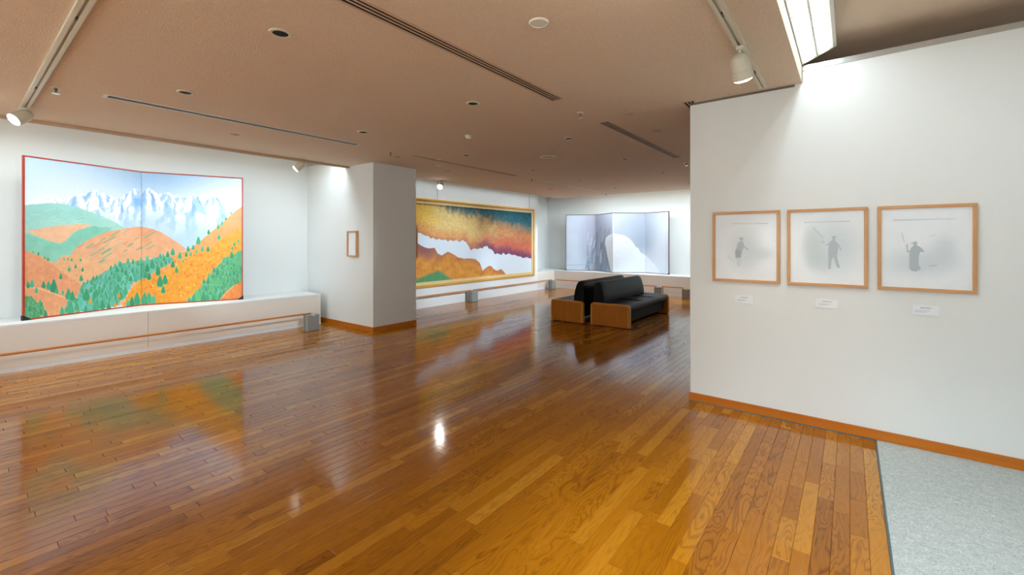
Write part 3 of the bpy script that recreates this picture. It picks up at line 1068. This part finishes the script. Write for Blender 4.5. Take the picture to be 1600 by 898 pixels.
# ---- the canyon picture in the gold frame
def paint_canyon(c):
    U, V = c.U, c.V
    n = fbm(U * 0.06, V * 0.09, 3)
    streak = fbm(U * 0.30, V * 0.16, 8)
    fine = fbm(U * 0.5, V * 0.5, 13)
    e = np.interp(U, [600, 651, 665, 680, 700, 728, 735, 750, 762, 775, 795, 812, 840], [356, 361, 367, 373, 375, 377, 389, 388, 385, 397, 396, 401, 405])
    up = (e - V) + (streak - 0.5) * 9
    # warm field: golden at the left, cream in the middle, rust at the right
    gold, cream, rust = np.array((248, 198, 84)), np.array((240, 206, 132)), np.array((206, 132, 84))
    a1 = sstep(660, 700, U + (n - 0.5) * 40)[:, None]
    a2 = sstep(735, 815, U + (n - 0.5) * 50)[:, None]
    c.C = (gold * (1 - a1) + cream * a1) * (1 - a2) + rust * a2
    c.blend((1 - sstep(6, 24, up)) * 0.7, (224, 146, 92))
    k = sstep(725, 790, U) * (1 - sstep(10, 34, up))
    c.blend(k * 0.85, (214, 100, 84))
    k = sstep(715, 775, U) * (1 - sstep(1, 15, up))
    c.blend(k * 0.9, (122, 66, 106))
    c.blend((1 - sstep(0, 6, up)) * 0.45 * (1 - sstep(720, 760, U)), (170, 100, 90))
    # teal sky along the top, deeper to the right
    tb = np.interp(U, [600, 680, 700, 720, 745, 770, 800, 830], [300, 314, 323, 328, 334, 340, 350, 357]) + (streak - 0.5) * 14
    c.blend(1 - sstep(-3, 13, V - tb), (128, 124, 112))
    c.blend(1 - sstep(-9, 4, V - tb), (34, 104, 118))
    c.blend((1 - sstep(-22, -6, V - tb)) * 0.8, (6, 84, 98))
    c.C = c.C + (fine[:, None] - 0.5) * 34
    # white band of mist
    e2 = e + 2.5 * (fbm(U * 0.30, V * 0 + 3.3, 21) - 0.5) * 2 + 3.0 * (np.abs(((U * 0.11) % 1) - 0.5) - 0.25)
    c.blend(sstep(-0.5, 0.5, V - e2), (226, 234, 242))
    # orange mountains below
    f = np.interp(U, [600, 650, 657, 665, 672, 679, 684, 690, 700, 708, 716, 725, 735, 743, 750, 754, 758, 764, 768, 772, 776, 783, 787, 790, 800, 840],
                  [370, 378, 383, 387, 388, 387, 396, 399, 393, 397, 402, 404, 403.5, 405, 411, 423, 419, 415, 416, 421, 423, 420, 424, 428, 436, 440])
    f = f + 0.8 * (fbm(U * 0.5, V * 0, 31) - 0.5)
    g = fbm(U * 0.16, V * 0.16, 41)
    col = np.array((222, 146, 58)) + (g[:, None] - 0.5) * np.array((44, 50, 40))
    top = (1 - sstep(0, 13, V - f))[:, None]
    col = col * (1 - top * 0.5) + np.array((176, 100, 84)) * top * 0.5
    pur = ((1 - sstep(8, 26, V - f)) * (1 - sstep(668, 694, U)))[:, None]
    col = col * (1 - pur * 0.75) + np.array((140, 84, 96)) * pur * 0.75
    m = sstep(-0.4, 0.4, V - f)
    c.C = c.C * (1 - m[:, None]) + col * m[:, None]
    for a, b in ((684, 400), (754, 424), (772, 421)):
        c.line(a, b, a - 9, b + 22, 1.3, (176, 104, 50), 0.6)
    gr = (fbm(U * 0.12, V * 0.12, 51) - 0.5) * 10
    h = np.interp(U, [600, 640, 652, 665, 675, 684, 694, 704, 712], [430, 433, 436, 431, 425, 423, 427, 434, 442])
    c.blend(sstep(-3, 4, V - h + gr * 0.5) * 0.9, (74, 150, 104))
    c.C = c.C + (fbm(U * 0.6, V * 0.4, 60) - 0.5)[:, None] * 22 * (1 - sstep(-1, 1, V - e2) * sstep(-1, 1, f - V))[:, None]


# ---- the misty picture on the four panel screen
def paint_mist(c):
    U, V = c.U, c.V
    n = fbm(U * 0.05, V * 0.05, 4)
    c.C = np.array((203, 211, 224)) + (n[:, None] - 0.5) * np.array((26, 22, 16))
    c.ell(940, 352, 34, 22, (196, 194, 212), 0.9, 0.55)
    c.ell(1000, 354, 36, 34, (178, 186, 203), 0.9, 0.7)
    c.ell(1003, 380, 15, 28, (156, 170, 187), 0.9, 0.7)
    c.ell(900, 400, 22, 22, (202, 214, 228), 0.8, 0.5)
    c.ell(934, 390, 20, 44, (150, 160, 178), 0.8, 0.85)
    c.ell(944, 402, 10, 28, (120, 140, 158), 0.7, 0.75)
    c.ell(928, 368, 18, 26, (176, 174, 194), 0.8, 0.7)
    R = random.Random(3)
    for j in range(70):
        x0, y0 = R.uniform(918, 954), R.uniform(355, 415)
        l_ = R.uniform(6, 20)
        c.line(x0, y0, x0 + R.uniform(-3, 3) - 0.15 * l_, y0 + l_, R.uniform(1.0, 2.2), R.choice(((132, 146, 162), (170, 178, 192), (206, 212, 222), (120, 130, 148), (160, 160, 178))), 0.5)
    c.line(886, 414, 930, 413, 1.0, (168, 180, 194), 0.7)
    c.line(914, 338, 914, 418, 0.6, (196, 204, 216), 0.5)
    c.line(964, 346, 1012, 345, 0.7, (182, 188, 202), 0.6)
    k = sstep(1012, 1040, U)
    c.blend(k * 0.6, (228, 233, 240))
    mound = [(956, 426), (953, 418), (950, 404), (947, 388), (945, 377), (946, 372), (950, 368), (956, 365), (962, 365), (970, 366), (978, 369), (985, 374), (990, 380), (994, 386), (998, 388),
             (1000, 394), (1006, 397), (1012, 402), (1022, 412), (1030, 422), (1034, 432), (956, 432)]
    c.poly(mound, (236, 240, 246), jag=0.6, jf=0.3, var=4)
    c.ell(1012, 412, 34, 18, (232, 237, 244), 0.8, 0.5)
    c.line(958, 333, 958, 366, 1.3, (240, 242, 248), 0.95)


def person_print(kind):
    def paint(c):
        U, V = c.U, c.V
        n = fbm(U * 0.06, V * 0.06, 10 + kind)
        c.C = np.array((244, 248, 251)) + (n[:, None] - 0.5) * 6
        ink = (184, 195, 200)
        soft = (214, 223, 227)
        if kind == 0:
            c.line(1145, 349.5, 1200, 349, 0.8, (190, 200, 204), 0.6)
            c.line(1134, 421, 1198, 421.5, 1.0, (244, 247, 249), 0.9)
            c.ell(1166, 392, 22, 26, (212, 220, 223), 0.8, 0.8)
            c.ell(1188, 396, 16, 8, (208, 218, 220), 0.8, 0.6)
            c.line(1137, 401, 1147, 408, 1.6, soft, 0.7)
            c.ell(1158.5, 373.5, 2.4, 2.8, ink, 0.4)
            c.line(1155, 371.5, 1161, 371.5, 1.0, ink)
            c.poly([(1152, 380), (1156, 377), (1161, 378), (1163, 384), (1160, 392), (1158, 402), (1149, 403), (1150, 390)], ink, jag=0.8)
            c.poly([(1149, 390), (1158, 391), (1157, 403), (1149, 402)], (166, 176, 181), jag=0.5, a=0.8)
            c.poly([(1150, 403), (1158, 402), (1158, 412), (1154, 418), (1151, 412)], soft, jag=0.6)
            c.line(1161, 384, 1169.5, 390.5, 1.6, ink)
            c.line(1169, 390, 1178, 395, 0.6, soft, 0.7)
        elif kind == 1:
            c.line(1257, 347.5, 1328, 345.5, 0.9, (184, 195, 200), 0.7)
            c.line(1253, 424.5, 1328, 426, 1.0, (242, 246, 249), 0.9)
            c.ell(1300, 388, 34, 34, (206, 217, 222), 0.8, 0.7)
            c.ell(1270, 384, 14, 26, (204, 213, 214), 0.6, 0.7)
            c.ell(1282, 408, 18, 14, (200, 212, 214), 0.8, 0.6)
            c.line(1271, 356, 1286, 372, 0.8, (176, 188, 193), 0.8)
            c.ell(1286, 378, 1.9, 1.9, ink, 0.4)
            c.ell(1303, 372, 2.6, 3.4, ink, 0.4)
            c.line(1299.5, 370, 1306.5, 369.5, 1.1, ink)
            c.poly([(1296, 378), (1301, 375), (1306, 376), (1310, 384), (1309, 394), (1308, 402), (1311, 414), (1313, 418), (1308, 418), (1304, 406), (1302, 402), (1299, 408), (1298, 420), (1294, 420),
                    (1294, 402), (1294, 390)], ink, jag=0.5)
            c.line(1297, 380, 1291, 383, 1.6, ink)
            c.line(1291, 383, 1286, 378, 1.3, soft)
            c.line(1308, 380, 1314, 390, 1.5, ink)
        else:
            c.line(1396, 344, 1493, 341.5, 0.9, (184, 195, 200), 0.7)
            c.line(1400, 429.5, 1492, 433, 1.0, (242, 246, 249), 0.9)
            c.ell(1440, 410, 44, 18, (208, 218, 223), 0.9, 0.7)
            c.ell(1476, 392, 18, 22, (210, 220, 225), 0.9, 0.6)
            c.line(1452, 369, 1462, 367, 1.4, soft, 0.5)
            c.line(1471, 380, 1486, 381, 1.2, soft, 0.6)
            c.line(1452, 416, 1464, 414, 1.6, (188, 200, 206), 0.6)
            c.line(1409, 364, 1413, 378, 0.7, (176, 188, 193), 0.8)
            c.line(1417, 382, 1418, 393, 1.6, ink)
            c.ell(1430, 381, 2.8, 3.6, ink, 0.4)
            c.line(1424, 379.8, 1433, 378.5, 1.2, ink)
            c.poly([(1421, 392), (1424, 386), (1429, 383), (1435, 384), (1441, 388), (1444, 393), (1437, 394), (1436, 402), (1436, 414), (1440, 420), (1432, 424), (1424, 423), (1421, 418), (1421, 404)],
                   ink, jag=0.6)
            c.line(1418, 392, 1423, 394, 1.6, ink)
    return paint


# ------------------------------------------------------------------ folding screens
def folding_screen(label, pts, z0, z1, paint, frame_mat, res, fw, thick, guard):
    """pts: plan points of the folds from left to right; the pictures face the room"""
    cx = sum(p[0] for p in pts) / len(pts)
    cy = sum(p[1] for p in pts) / len(pts)
    t = thing('folding_screen', label, 'folding screen', (cx, cy, z0))
    n = len(pts) - 1
    for k in range(n):
        a, b = Vector(pts[k] + (0,)), Vector(pts[k + 1] + (0,))
        L_ = (b - a).length
        d = (b - a) / L_
        nrm = Vector((d.y, -d.x, 0))           # toward the room (right-hand side of the walking direction)

        def q(s, h, z):
            return tuple(a + d * s + nrm * h + Vector((0, 0, z)))

        def bar(s0, s1, h0, h1, za, zb):
            mb = MB()
            vs = [q(s, h, z) for z in (za, zb) for h in (h0, h1) for s in (s0, s1)]
            return mb.add(vs, [(0, 2, 3, 1), (4, 5, 7, 6), (0, 1, 5, 4), (2, 6, 7, 3), (0, 4, 6, 2), (1, 3, 7, 5)])
        s0 = fw if k == 0 else 0.001
        s1 = L_ - (fw if k == n - 1 else 0.001)
        pn = obj('panel', bar(s0, s1, -thick, -0.004, z0 + fw, z1 - fw), M['paper'], t)
        pn['_w'] = t['_w']

        def P(ss, tt):
            base = np.array(q(s0, -0.0035, z1 - fw))
            ex = np.array(tuple(d)) * (s1 - s0)
            ez = np.array((0, 0, -(z1 - z0 - 2 * fw)))
            return base + ss[:, None] * ex + tt[:, None] * ez
        picture('painted_sheet', pn, P, res[0], res[1], paint)
        obj('rail', bar(0.0005, L_ - 0.0005, -thick - 0.002, 0.002, z0, z0 + fw - 0.0005), frame_mat, t)
        obj('rail', bar(0.0005, L_ - 0.0005, -thick - 0.002, 0.002, z1 - fw + 0.0005, z1), frame_mat, t)
        if k == 0:
            obj('stile', bar(0.0, fw - 0.0005, -thick - 0.002, 0.002, z0 + fw, z1 - fw), frame_mat, t)
            mb = MB().prism([(-0.006, 0), (guard, 0), (guard * 0.25, guard * 0.55), (0.0, guard * 0.7), (-0.006, guard * 0.7)], lambda p_, z_, h: q(p_, h, z0 + z_ + 0.0005), -thick - 0.008, 0.008)
            obj('corner_guard', mb, M['black'], t)
        if k == n - 1:
            obj('stile', bar(L_ - fw + 0.0005, L_, -thick - 0.002, 0.002, z0 + fw, z1 - fw), frame_mat, t)
            mb = MB().prism([(L_ + 0.006, 0), (L_ - guard, 0), (L_ - guard * 0.25, guard * 0.55), (L_, guard * 0.7), (L_ + 0.006, guard * 0.7)], lambda p_, z_, h: q(p_, h, z0 + z_ + 0.0005), -thick - 0.008, 0.008)
            obj('corner_guard', mb, M['black'], t)
    return t


folding_screen('two panel folding screen painted with autumn hills and snowy mountains in a red frame',
               [(-7.80, 0.552), (-8.262, 1.752), (-7.815, 2.945)], ZLED + 0.001, 2.523, paint_autumn, M['red'], (300, 380), 0.016, 0.022, 0.085)
folding_screen('four panel folding screen painted with a pale misty snow mound in a thin dark frame',
               [(-7.25, 12.21), (-6.42, 12.66), (-5.58, 12.13), (-4.80, 12.69), (-4.03, 12.43)], ZLED + 0.001, 2.335, paint_mist, M['maroon'], (70, 160), 0.016, 0.022, 0.06)

# ------------------------------------------------------------------ gold framed painting
GX, GY0, GY1, GZ0, GZ1 = -7.518, 6.12, 10.77, 0.452, 2.448
t = thing('framed_painting', 'wide canyon painting of orange mountains and white mist in a gold frame', 'painting', (GX, (GY0 + GY1) / 2, GZ0))


def gold_bar(name, u0, u1, d, mat):
    mb = MB()
    y0, y1, z0, z1 = GY0 + u0, GY1 - u0, GZ0 + u0, GZ1 - u0
    v = u1 - u0
    for a, b, cc, e in ((y0, y1, z0, z0 + v), (y0, y1, z1 - v, z1), (y0, y0 + v, z0 + v, z1 - v), (y1 - v, y1, z0 + v, z1 - v)):
        mb.box(GX, GX + d, a, b, cc, e)
    return mb


OUT = [((GY0, GY1), (GZ0, GZ0 + 0.055)), ((GY0, GY1), (GZ1 - 0.055, GZ1)), ((GY0, GY0 + 0.055), (GZ0 + 0.055, GZ1 - 0.055)), ((GY1 - 0.055, GY1), (GZ0 + 0.055, GZ1 - 0.055))]
for (a, b), (cc, e) in OUT:
    obj('frame_rail', MB().box(GX + 0.002, GX + 0.055, a, b, cc, e), M['gold'], t, bevel=0.012)
i0, i1 = 0.055, 0.125
IN = [((GY0 + i0, GY1 - i0), (GZ0 + i0, GZ0 + i1)), ((GY0 + i0, GY1 - i0), (GZ1 - i1, GZ1 - i0)), ((GY0 + i0, GY0 + i1), (GZ0 + i1, GZ1 - i1)), ((GY1 - i1, GY1 - i0), (GZ0 + i1, GZ1 - i1))]
for (a, b), (cc, e) in IN:
    obj('inner_moulding', MB().box(GX + 0.002, GX + 0.032, a, b, cc, e), M['goldp'], t, bevel=0.008)
bk = obj('canvas', MB().box(GX + 0.002, GX + 0.012, GY0 + i1, GY1 - i1, GZ0 + i1, GZ1 - i1), M['paper'], t)


def PG(ss, tt):
    return np.stack([np.full(len(ss), GX + 0.0125), GY0 + i1 + ss * (GY1 - GY0 - 2 * i1), GZ1 - i1 - tt * (GZ1 - GZ0 - 2 * i1)], 1)


picture('painted_sheet', bk, PG, 420, 240, paint_canyon)
for yy in (6.9, 10.55):
    obj('hanging_wire', MB().tube((GX + 0.012, yy, GZ1 - 0.004), (GX + 0.006, yy, ZT - 0.01), 0.003, 6), M['greyd'], t)


# ------------------------------------------------------------------ framed prints on the partition
def wood_frame(t, x0, x1, yf, z0, z1, fw, d, mats=('oak', 'oakx'), sgn=-1):
    """frame against the wall plane y = yf, protruding toward sgn*y"""
    ya, yb = sorted((yf + sgn * 0.002, yf + sgn * d))
    obj('frame_rail', MB().box(x0, x1, ya, yb, z1 - fw, z1), M[mats[1]], t, bevel=0.002)
    obj('frame_rail', MB().box(x0, x1, ya, yb, z0, z0 + fw), M[mats[1]], t, bevel=0.002)
    obj('frame_stile', MB().box(x0, x0 + fw, ya, yb, z0 + fw, z1 - fw), M[mats[0]], t, bevel=0.002)
    obj('frame_stile', MB().box(x1 - fw, x1, ya, yb, z0 + fw, z1 - fw), M[mats[0]], t, bevel=0.002)


PR = [(-0.989, -0.463, 'framed print of a faint grey angler, nearest the partition corner'),
      (-0.411, 0.109, 'framed print of a faint grey standing figure, middle of the three'),
      (0.164, 0.684, 'framed print of a faint grey robed figure, rightmost of the three')]
for k, (x0, x1, lab) in enumerate(PR):
    z0, z1 = 1.137, 1.757
    t = thing('framed_print', lab, 'framed print', ((x0 + x1) / 2, YP, z0), 'framed prints on the partition')
    wood_frame(t, x0, x1, YP, z0, z1, 0.023, 0.026)
    bk = obj('backing', MB().box(x0 + 0.023, x1 - 0.023, YP - 0.012, YP - 0.002, z0 + 0.023, z1 - 0.023), M['paper'], t)

    def PP(ss, tt, x0=x0, x1=x1, z0=z0, z1=z1):
        return np.stack([x0 + 0.023 + ss * (x1 - x0 - 0.046), np.full(len(ss), YP - 0.0125), z1 - 0.023 - tt * (z1 - z0 - 0.046)], 1)
    picture('print_sheet', bk, PP, 150, 150, person_print(k))

CARDS = [(-0.805, -0.660, 0.951, 1.021, 'small white caption card under the leftmost framed print'),
         (-0.216, -0.074, 0.967, 1.035, 'small white caption card under the middle framed print'),
         (0.358, 0.499, 0.967, 1.038, 'small white caption card under the rightmost framed print')]
for x0, x1, z0, z1, lab in CARDS:
    t = thing('caption_card', lab, 'caption card', ((x0 + x1) / 2, YP, z0), 'caption cards')
    obj('card', MB().box(x0, x1, YP - 0.008, YP - 0.001, z0, z1), M['paper'], t)
    mb = MB()
    rr = random.Random(int(x0 * 1000))
    for zz, a0, a1, h in ((z1 - 0.022, 0.3, 0.68, 0.006), (z1 - 0.040, 0.12, 0.62, 0.003), (z1 - 0.050, 0.10, 0.5, 0.003)):
        xx = x0 + (x1 - x0) * a0
        while xx < x0 + (x1 - x0) * a1:
            ww = rr.uniform(0.003, 0.008)
            mb.box(xx, xx + ww, YP - 0.0086, YP - 0.0078, zz, zz + h)
            xx += ww + rr.uniform(0.0015, 0.004)
    obj('printed_text', mb, M['ink'], t)

# small framed pictures on the wall stub
t = thing('framed_picture', 'small blank picture in a deep wooden frame on the wall stub', 'framed picture', (-6.735, 4.27, 1.229))
wood_frame(t, -6.885, -6.595, 4.27, 1.229, 1.668, 0.022, 0.045)
obj('mount', MB().box(-6.863, -6.617, 4.248, 4.268, 1.251, 1.646), M['paper'], t)
t = thing('framed_picture', 'dark edged framed picture on the far side of the wall stub', 'framed picture', (-6.42, 5.163, 1.19))
wood_frame(t, -6.66, -6.183, 5.163, 1.19, 1.777, 0.022, 0.045, sgn=1)
obj('mount', MB().box(-6.638, -6.205, 5.166, 5.19, 1.212, 1.755), M['paper'], t)


# ------------------------------------------------------------------ barrier rails
def stand(label, x, y, horizontal):
    """two upright grey plates on a foot, the front one wider, with a notch for the rail"""
    t = thing('rail_stand', label, 'rail stand', (x, y, 0), 'grey rail stands')

    def bx(mb, a0, a1, c0, c1, z0, z1):   # a along the rail, c across
        return mb.box(x + a0, x + a1, y - c1, y - c0, z0, z1) if horizontal else mb.box(x + c0, x + c1, y + a0, y + a1, z0, z1)
    H_ = 0.272
    obj('foot', bx(MB(), -0.10, 0.10, -0.095, 0.06, 0.0, 0.012), M['greyd'], t)
    obj('rear_plate', bx(MB(), -0.10, 0.10, -0.095, -0.050, 0.012, H_), M['grey'], t, bevel=0.003)
    obj('front_plate', bx(MB(), -0.10, 0.10, -0.022, 0.06, 0.012, H_), M['grey'], t, bevel=0.003)
    obj('cradle', bx(MB(), -0.10, 0.10, -0.050, -0.022, 0.012, H_ - 0.012), M['greyd'], t)
    # pale half-round notch marker on the front edge
    pts = [(0.02 * math.cos(a), -0.02 * math.sin(a)) for a in [math.pi * k / 10 for k in range(11)]]
    fn = (lambda p, z, c: (x + p, y - c, H_ + z)) if horizontal else (lambda p, z, c: (x + c, y + p, H_ + z))
    obj('notch', MB().prism(pts, fn, 0.0605, 0.0615), M['white'], t)
    return t


STX, STX2, STY = -7.10, -7.31, 11.56
stand('grey metal rail stand at the end of the ledge near the wall stub', STX, 3.72, False)
stand('grey metal rail stand below the gold framed painting', STX2, 7.90, False)
stand('grey metal rail stand in the far left corner', STX2, 11.50, False)
stand('grey metal rail stand behind the far end of the bench', -4.02, STY, True)
stand('grey metal rail stand at the partition edge by the far wall', -3.30, STY, True)
stand('grey metal rail stand left of the viewer', STX, 0.0, False)


def rail(label, a, b):
    r = 0.0145
    tag(obj('barrier_rail', MB().tube(a, b, r, 14), M['rail'], smooth=True), label, 'barrier rail', 'wooden barrier rails')


zr = 0.272 + 0.0145
rail('round wooden barrier rail in front of the mountain screen ledge', (STX - 0.036, -3.2, zr), (STX - 0.036, 3.72, zr))
rail('round wooden barrier rail under the gold framed painting, left of its stand', (STX2 - 0.036, 5.25, zr), (STX2 - 0.036, 7.86, zr))
rail('round wooden barrier rail under the gold framed painting, right of its stand', (STX2 - 0.036, 7.94, zr), (STX2 - 0.036, 11.50, zr))
rail('round wooden barrier rail before the misty screen, left of the stand', (-7.24, STY + 0.036, zr), (-4.09, STY + 0.036, zr))
rail('short round wooden barrier rail between the two far stands', (-3.95, STY + 0.036, zr), (-3.38, STY + 0.036, zr))


# ------------------------------------------------------------------ benches
def rounded(x0, x1, z0, z1, r, n=6, bottom=True):
    pts = []
    cs = [(x1 - r, z1 - r, 0), (x0 + r, z1 - r, 90)]
    if bottom:
        cs += [(x0 + r, z0 + r, 180), (x1 - r, z0 + r, 270)]
    for cx, cz, a0 in cs:
        for k in range(n + 1):
            a = math.radians(a0 + 90 * k / n)
            pts.append((cx + r * math.cos(a), cz + r * math.sin(a)))
    if not bottom:
        pts += [(x0, z0), (x1, z0)]
    return pts


def bench(label, x0, x1, y0, y1, face):
    """face = +1: the seat opens toward +x"""
    t = thing('bench', label, 'bench', ((x0 + x1) / 2, (y0 + y1) / 2, 0), 'leather museum benches')
    fn = lambda p, z, a: (p, a, z)
    T = 0.075
    for a, b, o_ in ((y0, y0 + T, 1), (y1 - T, y1, -1)):
        core = MB().prism(rounded(x0 + 0.012, x1 - 0.012, 0.016, 0.391, 0.05, bottom=False), fn, a + 0.004, b - 0.004)
        e = obj('end_panel', core, M['bench'], t)
        # solid edging that wraps the top and both sides
        outer = rounded(x0, x1, 0.014, 0.405, 0.058, bottom=False)
        inner = rounded(x0 + 0.045, x1 - 0.045, 0.014, 0.375, 0.03, bottom=False)
        n = len(outer)
        mb = MB()
        vs = [fn(*p, a) for p in outer] + [fn(*p, a) for p in inner] + [fn(*p, b) for p in outer] + [fn(*p, b) for p in inner]
        fs = []
        order = list(range(n - 1, n)) + list(range(0, n - 1))
        for i in range(n - 1):
            i0, i1 = order[i], order[i + 1]
            fs += [(i0, i1, n + i1, n + i0), (2 * n + i1, 2 * n + i0, 3 * n + i0, 3 * n + i1), (i1, i0, 2 * n + i0, 2 * n + i1), (n + i0, n + i1, 3 * n + i1, 3 * n + i0)]
        for i in (order[0], order[-1]):
            fs.append((i, n + i, 3 * n + i, 2 * n + i))
        obj('edge_band', mb.add(vs, fs), M['edge'], e, True, bevel=0.02)
        obj('foot', MB().box(x0 + 0.03, x1 - 0.03, a + 0.012, b - 0.012, 0.0, 0.0158), M['dark'], t)
    # seat cushion, slightly crowned
    xs0, xs1 = (x0 + 0.02, x1 - 0.004) if face > 0 else (x0 + 0.004, x1 - 0.02)
    ny = 14
    prof = rounded(xs0, xs1, 0.285, 0.395, 0.045, 5)
    mb = MB()
    n = len(prof)
    ya, yb = y0 + T + 0.002, y1 - T - 0.002
    xm = (xs0 + xs1) / 2
    for j in range(ny + 1):
        s = j / ny
        yy = ya + (yb - ya) * s
        e = min(1, min(s, 1 - s) * ny / 1.2)
        for p, z in prof:
            crown = 0.022 * max(0, 1 - ((p - xm) / (xs1 - xs0) * 2) ** 2) * (0.4 + 0.6 * e) if z > 0.34 else 0
            mb.v.append((p, yy, z + crown))
    for j in range(ny):
        for i in range(n):
            i2 = (i + 1) % n
            mb.f.append((j * n + i, j * n + i2, (j + 1) * n + i2, (j + 1) * n + i))
    mb.f.append(tuple(range(n))[::-1])
    mb.f.append(tuple(ny * n + i for i in range(n)))
    seat = obj('seat', mb, M['leather'], t, True)
    for yy in (y0 + (y1 - y0) * 0.36, y0 + (y1 - y0) * 0.66):
        sm = MB()
        for k in range(10):
            p0 = xs0 + 0.05 + (xs1 - xs0 - 0.1) * k / 10
            p1 = xs0 + 0.05 + (xs1 - xs0 - 0.1) * (k + 1) / 10
            za = 0.397 + 0.022 * (1 - ((p0 - xm) / (xs1 - xs0) * 2) ** 2)
            zb = 0.397 + 0.022 * (1 - ((p1 - xm) / (xs1 - xs0) * 2) ** 2)
            sm.add([(p0, yy - 0.003, za), (p1, yy - 0.003, zb), (p1, yy + 0.003, zb), (p0, yy + 0.003, za), (p0, yy - 0.003, za - .012), (p1, yy - 0.003, zb - .012), (p1, yy + 0.003, zb - .012), (p0, yy + 0.003, za - .012)],
                   [(0, 1, 2, 3), (4, 7, 6, 5), (0, 4, 5, 1), (1, 5, 6, 2), (2, 6, 7, 3), (3, 7, 4, 0)])
        obj('seam', sm, M['leather'], seat)
    # beam under the seat
    obj('support_beam', MB().box(x0 + 0.1, x1 - 0.1, ya, yb, 0.09, 0.284), M['dark'], t)
    # backrest: leaning pad with a rounded top
    bx_ = x0 if face > 0 else x1
    pr = [(0.01, 0.36), (0.235, 0.37), (0.235, 0.47), (0.215, 0.58), (0.185, 0.68), (0.150, 0.748), (0.115, 0.768), (0.075, 0.762), (0.048, 0.735), (0.030, 0.66), (0.015, 0.52)]
    m = 10
    q0, q1 = ya + 0.01, yb - 0.01
    mb = MB()
    k_ = len(pr)
    cxp, czp = 0.12, 0.56
    for j in range(m + 1):
        s = j / m
        yy = q0 + (q1 - q0) * (0.5 - 0.5 * math.cos(math.pi * s))
        e = 1 - 0.06 * max(0, 1 - min(s, 1 - s) * m / 1.0)
        for p, z in pr:
            mb.v.append((bx_ + face * (cxp + (p - cxp) * e), yy, czp + (z - czp) * e))
    for j in range(m):
        for i in range(k_):
            i2 = (i + 1) % k_
            mb.f.append((j * k_ + i, j * k_ + i2, (j + 1) * k_ + i2, (j + 1) * k_ + i))
    mb.f.append(tuple(range(k_))[::-1])
    mb.f.append(tuple(m * k_ + i for i in range(k_)))
    if face < 0:
        mb.f = [f[::-1] for f in mb.f]
    bo = obj('backrest', mb, M['leather'], t, True)
    return t


bench('black leather bench with wooden ends, its back toward the partition', -4.475, -3.79, 6.975, 8.99, -1)
bench('black leather bench with wooden ends, its seat toward the partition', -3.665, -2.93, 7.02, 9.08, 1)

for o in bpy.data.objects:
    if '_w' in o:
        del o['_w']
